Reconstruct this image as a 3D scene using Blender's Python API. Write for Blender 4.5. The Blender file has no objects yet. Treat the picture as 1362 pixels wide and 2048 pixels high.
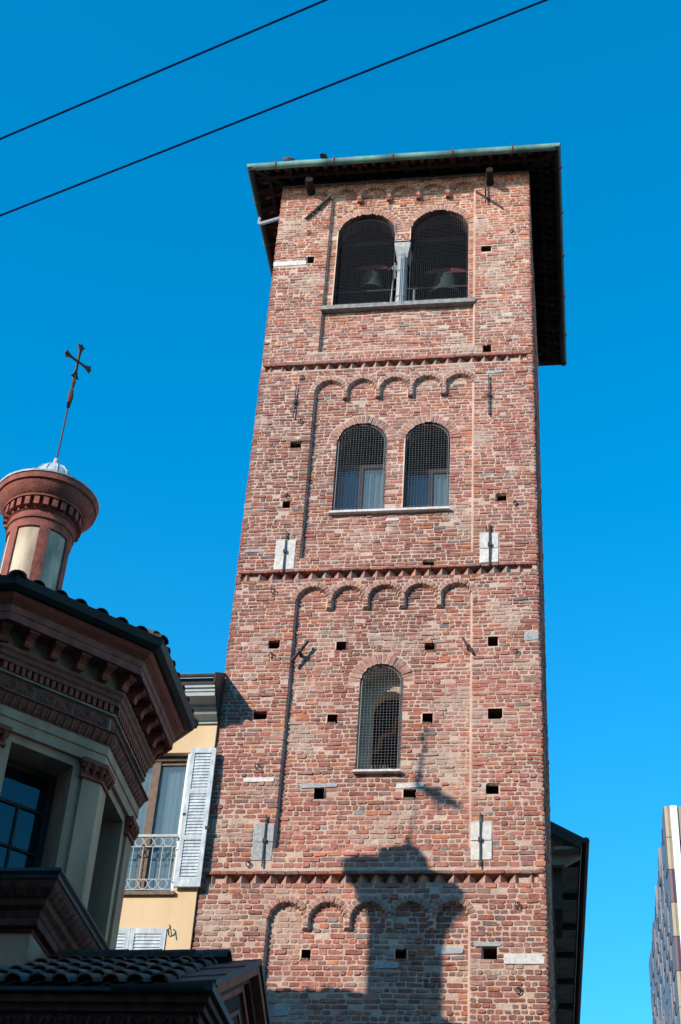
import bpy, bmesh, math, random
from math import sin, cos, tan, pi, radians, sqrt, atan2
from mathutils import Vector, Matrix, noise

# ------------------------------------------------------------------ camera, sky, sun, exposure
SC = bpy.context.scene
COL = SC.collection
cam_d = bpy.data.cameras.new("camera"); cam = bpy.data.objects.new("camera", cam_d); COL.objects.link(cam)
cam_d.sensor_fit = 'VERTICAL'; cam_d.sensor_height = 36.0; cam_d.lens = 3171.74 / 2048 * 36.0
cam_d.clip_start = 0.1; cam_d.clip_end = 3000
yaw, pit, rol = -0.17532, 0.662599, 0.0722
fwd = Vector((sin(yaw) * cos(pit), cos(yaw) * cos(pit), sin(pit)))
rgt = Vector((cos(yaw), -sin(yaw), 0)); upv = rgt.cross(fwd)
r2 = cos(rol) * rgt + sin(rol) * upv; u2 = -sin(rol) * rgt + cos(rol) * upv
M = Matrix((r2, u2, -fwd)).transposed().to_4x4(); M.translation = Vector((6.042, -23.477, 1.6))
cam.matrix_world = M
SC.camera = cam
SUN_AZ, SUN_EL = radians(39.5), radians(23.7)      # sun to the left of the tower's facade normal
sd = Vector((-sin(SUN_AZ) * cos(SUN_EL), -cos(SUN_AZ) * cos(SUN_EL), sin(SUN_EL)))
sun_d = bpy.data.lights.new("sun", 'SUN'); sun = bpy.data.objects.new("sun", sun_d); COL.objects.link(sun)
sun_d.energy = 2.15; sun_d.angle = radians(0.55); sun_d.color = (1.0, 0.93, 0.84)
sun.rotation_euler = sd.to_track_quat('Z', 'Y').to_euler()
W = bpy.data.worlds.new("World"); SC.world = W; W.use_nodes = True
nt = W.node_tree; nt.nodes.clear()
out = nt.nodes.new('ShaderNodeOutputWorld'); bg = nt.nodes.new('ShaderNodeBackground')
sky = nt.nodes.new('ShaderNodeTexSky'); sky.sky_type = 'NISHITA'; sky.sun_disc = False
sky.sun_elevation = SUN_EL; sky.sun_rotation = atan2(sd.x, sd.y)
sky.air_density = 1.0; sky.dust_density = 0.15; sky.ozone_density = 2.0; sky.altitude = 120
hs = nt.nodes.new('ShaderNodeHueSaturation'); hs.inputs['Hue'].default_value = 0.4885
hs.inputs['Saturation'].default_value = 1.46; hs.inputs['Value'].default_value = 1.0
bg.inputs['Strength'].default_value = 0.125
nt.links.new(sky.outputs[0], hs.inputs['Color']); nt.links.new(hs.outputs[0], bg.inputs[0]); nt.links.new(bg.outputs[0], out.inputs[0])
SC.view_settings.view_transform = 'Standard'; SC.view_settings.look = 'None'
SC.view_settings.exposure = 1.36; SC.view_settings.gamma = 1.0
SC.cycles.max_bounces = 6; SC.cycles.use_denoising = True
R = random.Random(7)

# ------------------------------------------------------------------ materials
def mat(name, base, rough=0.8, var=0.18, scale=3.0, bump=0.15, bscale=60.0, metal=0.0, attr=False, tint=None, spec=0.3, streak=0.0, lime=0.0):
    m = bpy.data.materials.new(name); m.use_nodes = True
    n = m.node_tree; b = n.nodes['Principled BSDF']
    b.inputs['Roughness'].default_value = rough; b.inputs['Metallic'].default_value = metal
    b.inputs['Specular IOR Level'].default_value = spec
    tc = n.nodes.new('ShaderNodeTexCoord')
    nz = n.nodes.new('ShaderNodeTexNoise'); nz.inputs['Scale'].default_value = scale; nz.inputs['Detail'].default_value = 6
    n.links.new(tc.outputs['Object'], nz.inputs['Vector'])
    if streak:
        mp = n.nodes.new('ShaderNodeMapping'); mp.inputs['Scale'].default_value = (1, 1, streak)
        n.links.new(tc.outputs['Object'], mp.inputs[0]); n.links.new(mp.outputs[0], nz.inputs['Vector'])
    rp = n.nodes.new('ShaderNodeValToRGB'); rp.color_ramp.elements[0].position = 0.3; rp.color_ramp.elements[1].position = 0.72
    if tint is None: tint = [c * (1 - 2.2 * var) for c in base]
    mx = n.nodes.new('ShaderNodeMix'); mx.data_type = 'RGBA'
    if attr:
        at = n.nodes.new('ShaderNodeAttribute'); at.attribute_name = 'Col'
        rp.color_ramp.elements[0].color = (1 - 2 * var,) * 3 + (1,); rp.color_ramp.elements[1].color = (1 + var,) * 3 + (1,)
        mx.blend_type = 'MULTIPLY'; mx.inputs['Factor'].default_value = 1
        n.links.new(nz.outputs[0], rp.inputs[0])
        n.links.new(at.outputs['Color'], mx.inputs['A']); n.links.new(rp.outputs[0], mx.inputs['B'])
    else:
        rp.color_ramp.elements[0].color = (0, 0, 0, 1); rp.color_ramp.elements[1].color = (1, 1, 1, 1)
        n.links.new(nz.outputs[0], rp.inputs[0]); n.links.new(rp.outputs[0], mx.inputs['Factor'])
        mx.inputs['A'].default_value = (*tint, 1); mx.inputs['B'].default_value = (*base, 1)
    if lime:
        n3 = n.nodes.new('ShaderNodeTexNoise'); n3.inputs['Scale'].default_value = 16; n3.inputs['Detail'].default_value = 8; n3.inputs['Roughness'].default_value = 0.75
        r3 = n.nodes.new('ShaderNodeMapRange'); r3.inputs['From Min'].default_value = 0.48; r3.inputs['From Max'].default_value = 0.72; r3.inputs['To Max'].default_value = lime
        m3 = n.nodes.new('ShaderNodeMix'); m3.data_type = 'RGBA'; m3.inputs['B'].default_value = (0.58, 0.44, 0.35, 1)
        n.links.new(tc.outputs['Object'], n3.inputs['Vector']); n.links.new(n3.outputs[0], r3.inputs[0]); n.links.new(r3.outputs[0], m3.inputs['Factor'])
        n.links.new(mx.outputs['Result'], m3.inputs['A']); mx = m3
    n.links.new(mx.outputs['Result'], b.inputs['Base Color'])
    if bump:
        n2 = n.nodes.new('ShaderNodeTexNoise'); n2.inputs['Scale'].default_value = bscale; n2.inputs['Detail'].default_value = 4
        n.links.new(tc.outputs['Object'], n2.inputs['Vector'])
        bp = n.nodes.new('ShaderNodeBump'); bp.inputs['Strength'].default_value = bump; bp.inputs['Distance'].default_value = 0.02
        n.links.new(n2.outputs[0], bp.inputs['Height']); n.links.new(bp.outputs[0], b.inputs['Normal'])
    return m

MT = dict(
    brick=mat('old_brick', (1, 1, 1), 0.9, 0.16, 9, 0.6, 45, attr=True, spec=0.15, lime=0.30),
    mortar=mat('lime_mortar', (0.60, 0.44, 0.34), 0.95, 0.2, 2.2, 0.8, 30, tint=(0.43, 0.285, 0.215), spec=0.1),
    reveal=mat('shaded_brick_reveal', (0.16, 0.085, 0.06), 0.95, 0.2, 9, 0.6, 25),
    hole=mat('dark_hole', (0.03, 0.022, 0.02), 0.95, 0.1),
    terracotta=mat('terracotta', (0.36, 0.090, 0.050), 0.85, 0.2, 5, 0.5, 40, tint=(0.21, 0.055, 0.036)),
    terradark=mat('shaded_terracotta', (0.13, 0.040, 0.028), 0.9, 0.25, 8, 0.6, 30, tint=(0.04, 0.018, 0.015)),  # terracotta darkened so the colour carries the shade of the lower cornices
    terrabrown=mat('terracotta_relief', (0.30, 0.100, 0.062), 0.85, 0.2, 9, 0.6, 30, tint=(0.15, 0.06, 0.045)),
    redpaint=mat('red_plaster', (0.37, 0.112, 0.078), 0.85, 0.15, 7, 0.5, 30, tint=(0.17, 0.060, 0.048)),
    cream=mat('cream_plaster', (0.58, 0.345, 0.215), 0.9, 0.16, 2.5, 0.35, 50, tint=(0.32, 0.19, 0.125), streak=0.25),
    greyplaster=mat('grey_plaster', (0.40, 0.29, 0.20), 0.9, 0.12, 3, 0.3, 50, tint=(0.22, 0.16, 0.12)),
    palecream=mat('pale_render', (0.70, 0.58, 0.42), 0.9, 0.12, 6, 0.4, 40, tint=(0.36, 0.27, 0.19), streak=0.3),
    yellow=mat('yellow_render', (0.74, 0.53, 0.32), 0.9, 0.06, 1.8, 0.2, 60, tint=(0.60, 0.41, 0.23), streak=0.3),
    stone=mat('granite', (0.46, 0.45, 0.42), 0.85, 0.25, 30, 0.4, 70, tint=(0.24, 0.24, 0.24)),
    sillstone=mat('worn_sill_stone', (0.33, 0.31, 0.28), 0.9, 0.25, 12, 0.5, 40, tint=(0.17, 0.16, 0.15)),
    marble=mat('marble', (0.72, 0.66, 0.60), 0.8, 0.12, 12, 0.3, 60, tint=(0.5, 0.44, 0.39)),
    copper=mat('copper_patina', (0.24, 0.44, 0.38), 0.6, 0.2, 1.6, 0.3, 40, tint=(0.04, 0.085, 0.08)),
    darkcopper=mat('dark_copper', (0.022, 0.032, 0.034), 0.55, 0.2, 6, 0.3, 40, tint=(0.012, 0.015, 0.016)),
    darkbrown=mat('dark_brown_metal', (0.055, 0.035, 0.03), 0.6, 0.2, 6, 0.2, 30),
    rust=mat('rust_bracket', (0.20, 0.08, 0.05), 0.8, 0.2, 20),
    wood=mat('dark_wood', (0.028, 0.014, 0.011), 0.85, 0.25, 8, 0.4, 30),
    woodred=mat('roof_boards', (0.05, 0.018, 0.013), 0.9, 0.25, 6, 0.4, 30, tint=(0.02, 0.01, 0.008)),
    iron=mat('iron', (0.07, 0.06, 0.06), 0.7, 0.2, 30, 0.3, 60, metal=0.3),
    rustiron=mat('rusty_iron', (0.16, 0.07, 0.035), 0.75, 0.3, 25, 0.3, 60, metal=0.2, tint=(0.05, 0.035, 0.035)),
    steel=mat('net_wire', (0.22, 0.22, 0.22), 0.6, 0.1, 20, 0, metal=0.3),
    darkwire=mat('net_wire_dark', (0.05, 0.05, 0.055), 0.6, 0.1, 20, 0, metal=0.2),
    zinc=mat('zinc_sheet', (0.60, 0.63, 0.66), 0.55, 0.15, 9, 0.25, 20, metal=0.0, tint=(0.33, 0.35, 0.37)),
    pipe=mat('grey_pipe', (0.30, 0.31, 0.34), 0.6, 0.1, 20, 0.1),
    bronze=mat('bell_bronze', (0.075, 0.095, 0.08), 0.55, 0.2, 12, 0.1, 30, metal=0.3),
    redmetal=mat('red_headstock', (0.14, 0.018, 0.022), 0.5, 0.2, 10),
    tile=mat('roof_tile', (1, 1, 1), 0.9, 0.25, 14, 0.5, 50, attr=True, spec=0.15),
    white=mat('white_paint', (0.78, 0.80, 0.80), 0.6, 0.08, 10, 0.1, 60, tint=(0.60, 0.62, 0.62)),
    ironpaint=mat('ivory_iron_paint', (0.50, 0.49, 0.45), 0.6, 0.1, 20, 0.1, 60),
    shutter=mat('weathered_shutter', (0.62, 0.66, 0.67), 0.7, 0.12, 14, 0.35, 40, tint=(0.33, 0.37, 0.38), streak=0.4),
    greypaint=mat('grey_cornice', (0.42, 0.44, 0.42), 0.8, 0.1, 6, 0.1, 40, tint=(0.34, 0.36, 0.34)),
    framewood=mat('brown_frame', (0.19, 0.115, 0.075), 0.6, 0.2, 12, 0.2, 40),
    darkframe=mat('dark_window_frame', (0.05, 0.032, 0.026), 0.6, 0.2, 12, 0.2, 40),
    orange=mat('orange_pipe', (0.55, 0.16, 0.03), 0.6, 0.1, 12),
    inner=mat('inner_plaster', (0.55, 0.46, 0.34), 0.9, 0.2, 4, 0.4, 30, tint=(0.32, 0.26, 0.19)),
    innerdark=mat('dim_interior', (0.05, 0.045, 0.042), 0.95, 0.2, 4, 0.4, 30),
    curtain=mat('curtain', (0.70, 0.74, 0.76), 0.9, 0.06, 10, 0.1),
    asphalt=mat('asphalt', (0.05, 0.05, 0.05), 0.9, 0.2, 8),
    slab=mat('stone_paving', (0.22, 0.21, 0.20), 0.85, 0.2, 6),
    cable=mat('cable_sheath', (0.03, 0.11, 0.34), 0.5, 0.1, 10, 0),
    feather=mat('pigeon_feather', (0.10, 0.10, 0.13), 0.7, 0.3, 20),
    darkgrey=mat('dark_facade', (0.13, 0.085, 0.06), 0.85, 0.2, 4),
    soffit=mat('pale_soffit', (0.36, 0.26, 0.19), 0.9, 0.2, 3, 0.2, 30, tint=(0.20, 0.14, 0.10)),
    farwall=mat('street_house_render', (0.40, 0.33, 0.25), 0.9, 0.1, 2),
    pbeige=mat('beige_panel', (0.40, 0.30, 0.19), 0.6, 0.06, 2, 0.05, 20),
    ppurple=mat('purple_panel', (0.13, 0.065, 0.085), 0.5, 0.08, 2, 0.05, 20),
    pgreen=mat('sage_panel', (0.36, 0.39, 0.30), 0.6, 0.06, 2, 0.05, 20),
    pwhite=mat('white_panel', (0.86, 0.88, 0.88), 0.5, 0.03, 2, 0.03, 20),
    pslate=mat('slate_panel', (0.105, 0.115, 0.145), 0.55, 0.12, 1.5, 0.05, 20, spec=0.3),
    pedge=mat('pale_panel_edge', (0.30, 0.26, 0.26), 0.6, 0.08, 2, 0.05, 20),
)
def glass(name, col, rough=0.03, alpha=0.55):
    m = bpy.data.materials.new(name); m.use_nodes = True; n = m.node_tree; n.nodes.clear()
    o = n.nodes.new('ShaderNodeOutputMaterial'); tr = n.nodes.new('ShaderNodeBsdfTransparent')
    tr.inputs[0].default_value = (0.8, 0.88, 0.9, 1)
    gl = n.nodes.new('ShaderNodeBsdfPrincipled'); gl.inputs['Base Color'].default_value = (*col, 1); gl.inputs['Roughness'].default_value = rough
    gl.inputs['Specular IOR Level'].default_value = 0.8
    tc = n.nodes.new('ShaderNodeTexCoord'); nz = n.nodes.new('ShaderNodeTexNoise'); nz.inputs['Scale'].default_value = 2.5
    bp = n.nodes.new('ShaderNodeBump'); bp.inputs['Strength'].default_value = 0.06; bp.inputs['Distance'].default_value = 0.05
    n.links.new(tc.outputs['Object'], nz.inputs['Vector']); n.links.new(nz.outputs[0], bp.inputs['Height']); n.links.new(bp.outputs[0], gl.inputs['Normal'])
    mx = n.nodes.new('ShaderNodeMixShader'); mx.inputs[0].default_value = alpha
    n.links.new(tr.outputs[0], mx.inputs[1]); n.links.new(gl.outputs[0], mx.inputs[2]); n.links.new(mx.outputs[0], o.inputs[0])
    return m
MT['glass'] = glass('window_glass', (0.16, 0.22, 0.25), 0.04, 0.36)
MT['darkglass'] = glass('dark_glass', (0.004, 0.008, 0.018), 0.05, 0.92)

# ------------------------------------------------------------------ mesh helpers
class MB:
    def __init__(s): s.v = []; s.f = []; s.c = []; s.col = (1, 1, 1)
    def face(s, pts, col=None):
        b = len(s.v); s.v += [tuple(p) for p in pts]; s.f.append(tuple(range(b, b + len(pts)))); s.c.append(col or s.col)
    def rings(s, rings, closed=True, cap0=True, cap1=True, col=None):
        b = len(s.v); n = len(rings[0]); col = col or s.col
        for r in rings: s.v += [tuple(p) for p in r]
        for i in range(len(rings) - 1):
            for j in range(n if closed else n - 1):
                k = (j + 1) % n
                s.f.append((b + i * n + j, b + i * n + k, b + (i + 1) * n + k, b + (i + 1) * n + j)); s.c.append(col)
        if cap0: s.f.append(tuple(b + j for j in range(n - 1, -1, -1))); s.c.append(col)
        if cap1: s.f.append(tuple(b + (len(rings) - 1) * n + j for j in range(n))); s.c.append(col)
    def box(s, x0, x1, y0, y1, z0, z1, X=None, col=None):
        X = X or (lambda p: p)
        s.rings([[X((x0, y0, z0)), X((x1, y0, z0)), X((x1, y1, z0)), X((x0, y1, z0))],
                 [X((x0, y0, z1)), X((x1, y0, z1)), X((x1, y1, z1)), X((x0, y1, z1))]], col=col)
    def tube(s, pts, r, n=8, cap=True, col=None):
        pts = [Vector(p) for p in pts]; rs = r if isinstance(r, (list, tuple)) else [r] * len(pts)
        rings = []
        d0 = (pts[1] - pts[0]).normalized(); a = d0.orthogonal().normalized()
        for i, p in enumerate(pts):
            d = (pts[min(i + 1, len(pts) - 1)] - pts[max(i - 1, 0)]).normalized()
            a = (a - d * a.dot(d)).normalized(); b = d.cross(a)
            rings.append([p + (a * cos(2 * pi * j / n) + b * sin(2 * pi * j / n)) * rs[i] for j in range(n)])
        s.rings(rings, cap0=cap, cap1=cap, col=col)
    def lathe(s, prof, c=(0, 0), n=24, cap0=False, cap1=False, col=None):
        s.rings([[(c[0] + r * cos(2 * pi * j / n), c[1] + r * sin(2 * pi * j / n), z) for j in range(n)] for r, z in prof], cap0=cap0, cap1=cap1, col=col)
    def build(s, name, m, parent=None, smooth=False, label=None, fix=True):
        me = bpy.data.meshes.new(name); me.from_pydata(s.v, [], s.f); me.update()
        mm = MT[m] if isinstance(m, str) else m
        me.materials.append(mm)
        if any(c != (1, 1, 1) for c in s.c):
            a = me.color_attributes.new('Col', 'FLOAT_COLOR', 'CORNER'); d = []
            for f, c in zip(s.f, s.c): d += [c[0], c[1], c[2], 1.0] * len(f)
            a.data.foreach_set('color', d)
        if fix:
            bm = bmesh.new(); bm.from_mesh(me); bmesh.ops.recalc_face_normals(bm, faces=bm.faces); bm.to_mesh(me); bm.free()
        if smooth:
            me.shade_smooth()
            try: me.set_sharp_from_angle(angle=radians(40))
            except Exception: pass
        o = bpy.data.objects.new(name, me); COL.objects.link(o)
        if parent: o.parent = parent
        if label: o['label'] = label
        return o
def tag(o, label, cat, group=None, kind=None):
    o['label'] = label; o['category'] = cat
    if group: o['group'] = group
    if kind: o['kind'] = kind
    return o
def thing(name, label, cat, group=None, loc=(0, 0, 0)):
    o = bpy.data.objects.new(name, None); COL.objects.link(o); o.location = loc; o.empty_display_size = 0.3
    return tag(o, label, cat, group)
def structure(o): o['kind'] = 'structure'; return o

def brick_col(r=R, dull=0.0):
    t = r.random()
    if t < 0.46: c = (0.375, 0.132, 0.096)
    elif t < 0.66: c = (0.41, 0.145, 0.095)
    elif t < 0.72: c = (0.49, 0.160, 0.075)
    elif t < 0.90: c = (0.315, 0.118, 0.090)
    elif t < 0.98: c = (0.27, 0.140, 0.120)
    else: c = (0.24, 0.195, 0.17)
    k = r.uniform(0.82, 1.18); g = r.uniform(-0.010, 0.018)
    return (c[0] * k, (c[1] + g) * k, (c[2] + g) * k)

def patch(u, z, c):
    """repairs and lime smears: broad areas of the wall differ in tone"""
    a = noise.noise(Vector((u * .55, z * .40, 1.7))); b = noise.noise(Vector((u * 1.1, z * 1.3, 8.2))) + .4 * noise.noise(Vector((u * 4, z * 5, 2.2)))
    k = 1 + .38 * a; c = tuple(q * k for q in c); m = max(0.0, min(.65, (b - .22) * 2.2))
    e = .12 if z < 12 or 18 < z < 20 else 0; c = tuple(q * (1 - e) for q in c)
    return tuple(q * (1 - m) + w * m for q, w in zip(c, (.50, .37, .29)))

def brickpoly(mb, X, pts, d, proud, col, cut=0.010, r=R, back=0.09):
    """worn brick: polygon in wall coords (u,v), face at depth d-proud, chamfered corners and rounded front."""
    cx = sum(p[0] for p in pts) / len(pts); cy = sum(p[1] for p in pts) / len(pts)
    P = []
    n = len(pts)
    for i in range(n):
        p = pts[i]; a = pts[i - 1]; b = pts[(i + 1) % n]
        la = math.dist(p, a); lb = math.dist(p, b); c = cut * r.uniform(0.5, 1.6)
        ca = min(c, la * 0.35) / max(la, 1e-6); cb = min(c, lb * 0.35) / max(lb, 1e-6)
        P.append((p[0] + (a[0] - p[0]) * ca, p[1] + (a[1] - p[1]) * ca)); P.append((p[0] + (b[0] - p[0]) * cb, p[1] + (b[1] - p[1]) * cb))
    def ins(w):
        o = []
        for p in P:
            dx, dy = p[0] - cx, p[1] - cy
            o.append((p[0] - math.copysign(min(w, abs(dx) * 0.5), dx), p[1] - math.copysign(min(w, abs(dy) * 0.5), dy)))
        return o
    tx, ty = r.uniform(-0.05, 0.05), r.uniform(-0.08, 0.08)
    def dep(p, base): return base + (p[0] - cx) * tx + (p[1] - cy) * ty
    r0 = [X(p[0], p[1], d + back) for p in P]
    r1 = [X(p[0], p[1], dep(p, d - proud + 0.006)) for p in P]
    r2_ = [X(p[0], p[1], dep(p, d - proud) + r.uniform(-.002, .002)) for p in ins(0.006)]
    mb.rings([r0, r1, r2_], cap0=False, col=col)

# ------------------------------------------------------------------ the bell tower
TW = 5.6; PL, PR = 1.19, 4.40
tower = thing('bell_tower', 'tall square medieval bell tower of worn red brick with blind arches', 'bell tower', loc=(2.8, 2.8, 0))
TI = Matrix.Translation((-2.8, -2.8, 0))
def tp(mb, name, m, smooth=False, label=None, parent=None, fix=True):
    o = mb.build(name, m, parent or tower, smooth, label, fix); 
    if parent is None: o.matrix_parent_inverse = TI
    return o
# panel (z bottom, arch top, pendant bottom)
PANELS = [(24.45, 29.54, 29.15), (19.13, 23.65, 23.16), (13.2, 18.47, 18.0), (4.0, 12.27, 11.83)]
AR = 0.28; AC = [PL + 0.28 + i * 0.6625 for i in range(5)]
BANDS = [23.97, 18.67, 12.60]            # dogtooth bands, lower line of the teeth
# openings: x0,x1,z0,spring, radius -> round head
OPEN = [(1.36, 2.64, 25.78, 28.10, 0.20), (2.99, 4.26, 25.78, 28.10, 0.20), (1.70, 2.68, 20.24, 22.02, 0.20), (3.06, 3.94, 20.24, 22.02, 0.20), (2.44, 3.18, 14.65, 16.43, 0.21)]
def head(o): return (o[1] - o[0]) / 2
HOLES = [(0.81, 27.29, .17, .17), (4.66, 27.30, .20, .17), (4.67, 24.31, .16, .18), (0.89, 21.96, .22, .15), (0.82, 20.44, .14, .17), (4.95, 20.42, .18, .15),
         (3.60, 18.93, .20, .15), (0.85, 17.23, .19, .16), (2.06, 17.19, .20, .17), (3.65, 17.14, .18, .17), (4.78, 17.18, .19, .17), (0.72, 15.76, .22, .16),
         (1.98, 15.71, .18, .17), (3.64, 15.68, .18, .18), (4.81, 15.71, .24, .17), (1.86, 14.26, .18, .19), (3.37, 14.24, .20, .17), (4.77, 14.25, .21, .18),
         (1.82, 11.42, .15, .16), (3.33, 11.43, .19, .17), (4.71, 11.42, .22, .19)]
STONES = [(0.0, .73, 27.12, 27.27, 'marble'), (.70, 1.08, 18.88, 19.55, 'marble'), (4.54, 4.88, 18.88, 19.55, 'marble'), (.82, 1.16, 12.99, 13.65, 'stone'),
          (4.41, 4.75, 12.98, 13.65, 'marble'), (3.14, 3.62, 14.34, 14.44, 'marble'), (1.52, 2.15, 14.36, 14.46, 'stone'), (.55, 1.08, 14.43, 14.53, 'marble'),
          (4.93, 5.55, 11.24, 11.42, 'marble'), (4.47, 4.90, 11.52, 11.61, 'stone'), (3.86, 4.30, 11.44, 11.55, 'stone'), (5.33, 5.58, 17.16, 17.33, 'stone'), (1.38, 1.64, 10.44, 10.58, 'stone'),
          (2.92, 3.30, 11.20, 11.30, 'stone'), (4.66, 5.0, 23.62, 23.70, 'stone'), (0.1, .5, 19.3, 19.38, 'stone'), (2.75, 3.0, 20.0, 20.07, 'marble')]
SILLS = [(1.14, 4.42, 25.67, 25.78), (1.66, 3.96, 20.19, 20.24), (2.41, 3.22, 14.61, 14.65)]
def in_open(u, z, g=0.0):
    for x0, x1, z0, sp, ring in OPEN:
        rr = (x1 - x0) / 2 + g
        if x0 - g < u < x1 + g and z > z0 - g * 0.3:
            if z < sp or (u - (x0 + x1) / 2) ** 2 + (z - sp) ** 2 < rr * rr: return True
        elif z >= sp and (u - (x0 + x1) / 2) ** 2 + (z - sp) ** 2 < rr * rr: return True
    if 2.60 < u < 3.03 and 25.78 < z < 27.80: return True
    return False
def in_ring(u, z):
    for x0, x1, z0, sp, ring in OPEN:
        rr = (x1 - x0) / 2
        if z >= sp and (u - (x0 + x1) / 2) ** 2 + (z - sp) ** 2 < (rr + ring) ** 2: return True
    for pb, top, pend in PANELS:
        if pend < z < top + 0.12:
            for c in AC:
                sp = top - AR; q = (u - c) ** 2 + (z - sp) ** 2
                if z > sp and AR * AR < q < (AR + 0.115) ** 2: return True
    return False
def zone(u, z):
    """wall depth at (u,z): 'f' face of the corner strips, 'p' recessed panel, 'r' dogtooth recess, None nothing"""
    if in_open(u, z): return None
    for b in BANDS:
        if b < z < b + 0.145 and 0.10 < u < 5.46: return 'r'
    for hx, hz, hw, hh in HOLES:
        if abs(u - hx) < hw / 2 and abs(z - hz) < hh / 2: return None
    for pb, top, pend in PANELS:
        if pb < z < top and PL < u < PR:
            if z < pend: return 'p'
            sp = top - AR
            for c in AC:
                if abs(u - c) < AR and (z < sp or (u - c) ** 2 + (z - sp) ** 2 < AR * AR): return 'p'
    return 'f'
def nobrick(u, z):
    if zone(u, z) in (None, 'r') or in_ring(u, z): return True
    for s in STONES:
        if s[0] < u < s[1] and s[2] < z < s[3]: return True
    for s in SILLS:
        if s[0] < u < s[1] and s[2] < z < s[3]: return True
    for b in BANDS:
        if b + 0.13 < z < b + 0.21: return True
    return False
DEP = {'f': 0.0, 'p': 0.09, 'r': 0.25}
def wob(u, z): return 0.013 * noise.noise(Vector((u * 0.9, z * 0.8, 3.1))), 0.018 * noise.noise(Vector((u * 0.7, z * 0.35, 9.7)))
def XF(u, z, d):
    a, b = wob(u, z); return (u, d + b * 0.6, z + a)
ZTOP = 29.98
# mortar shell of the facade as one relief sheet
mb = MB(); st = 0.035; NU = int(TW / st); NZ0 = 6.0; NZ = int((ZTOP - NZ0) / st); ids = {}; val = []
def gz(i, j):
    u = i * TW / NU; z = NZ0 + j * (ZTOP - NZ0) / NZ; return u, z
for j in range(NZ + 1):
    for i in range(NU + 1):
        u, z = gz(i, j); zn = zone(min(max(u, .001), TW - .001), z)
        d = DEP.get(zn, 0.05) + 0.004 + 0.006 * noise.noise(Vector((u * 9, z * 9, 0))) + 0.004 * noise.noise(Vector((u * 25, z * 25, 5)))
        if i in (0, NU): d = max(d, 0.03)
        val.append(XF(u, z, d)); 
mb.v = val
for j in range(NZ):
    for i in range(NU):
        u, z = gz(i + .5, j + .5)
        if zone(u, z) is None: continue
        a = j * (NU + 1) + i; mb.f.append((a, a + 1, a + NU + 2, a + NU + 1)); mb.c.append((1, 1, 1))
tp(mb, 'mortar_face', 'mortar', smooth=False, fix=False)
# other walls and lower shaft
mb = MB()
mb.box(0.03, TW - 0.03, 0.03, 0.06, 0, 6.2)
mb.box(0.03, 0.5, 0.06, TW, 0, ZTOP); mb.box(TW - 0.5, TW - 0.03, 0.06, TW, 0, ZTOP); mb.box(0.5, TW - 0.5, TW - 0.5, TW, 0, ZTOP)
tp(mb, 'wall', 'mortar')
# bricks
def rows(X, x0, x1, za, zb, noz, depthf, r, mb):
    z = za; k = 0
    while z < zb:
        h = r.uniform(0.080, 0.100) if z < 14 else r.uniform(0.070, 0.092); gap = 0.018
        z0, z1 = z + gap / 2, z + h - gap / 2
        # runs of equal depth
        step = 0.012; u = x0; runs = []; cur = None
        while u < x1 - 1e-6:
            uu = u + step / 2
            if noz(uu, (z0 + z1) / 2) or noz(uu, z0 + 0.012) or noz(uu, z1 - 0.012): t = None
            else: t = depthf(uu, (z0 + z1) / 2)
            if cur and cur[0] == t: cur[2] = u + step
            else:
                cur = [t, u, u + step]; runs.append(cur)
            u += step
        header = r.random() < 0.22
        for t, a, b in runs:
            if t is None or b - a < 0.03: continue
            p = a; first = True
            while p < b - 0.012:
                L = r.uniform(0.10, 0.15) if (header or r.random() < 0.36) else r.uniform(0.17, 0.30)
                if first and a <= x0 + 1e-6 and k % 2: L = r.uniform(.12, .16)
                first = False
                if b - (p + L) < 0.075: L = b - p
                e = p + L; g = gap / 2 * r.uniform(0.7, 1.5)
                ua = p + (g if p > x0 + 1e-6 else r.uniform(-.010, .018)); ub = e - (g if e < x1 - 1e-6 else r.uniform(-.010, .018))
                if r.random() > 0.006:
                    zz0 = z0 + r.uniform(-.005, .006); zz1 = z1 + r.uniform(-.008, .005); s = r.uniform(-.008, .008)
                    pr = max(0.0, r.gauss(0.005, 0.005)); 
                    if r.random() < 0.03: pr = -0.012
                    J = lambda q: r.uniform(-q, q)
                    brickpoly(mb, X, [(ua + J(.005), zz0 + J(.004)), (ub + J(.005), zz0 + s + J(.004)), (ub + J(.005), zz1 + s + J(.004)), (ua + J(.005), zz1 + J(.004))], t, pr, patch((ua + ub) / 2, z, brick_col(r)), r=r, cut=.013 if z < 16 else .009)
                p = e
        z += h; k += 1
mb = MB(); rr = random.Random(11)
rows(XF, 0.0, TW, 7.5, ZTOP - .02, nobrick, lambda u, z: DEP[zone(u, z)], rr, mb)
tp(mb, 'brickwork', 'brick', fix=False)
mb = MB(); rr = random.Random(12)
rows(lambda u, z, d: (TW - d + 0.01 * noise.noise(Vector((u, z * .6, 4))), u, z), 0.0, TW, 7.5, ZTOP - .02, lambda u, z: False, lambda u, z: 0.0, rr, mb)
rows(lambda u, z, d: (d + 0.01 * noise.noise(Vector((u, z * .6, 14))), u, z), 0.0, TW, 7.5, ZTOP - .02, lambda u, z: False, lambda u, z: 0.0, rr, mb)
tp(mb, 'side_brickwork', 'brick', fix=False)
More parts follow.
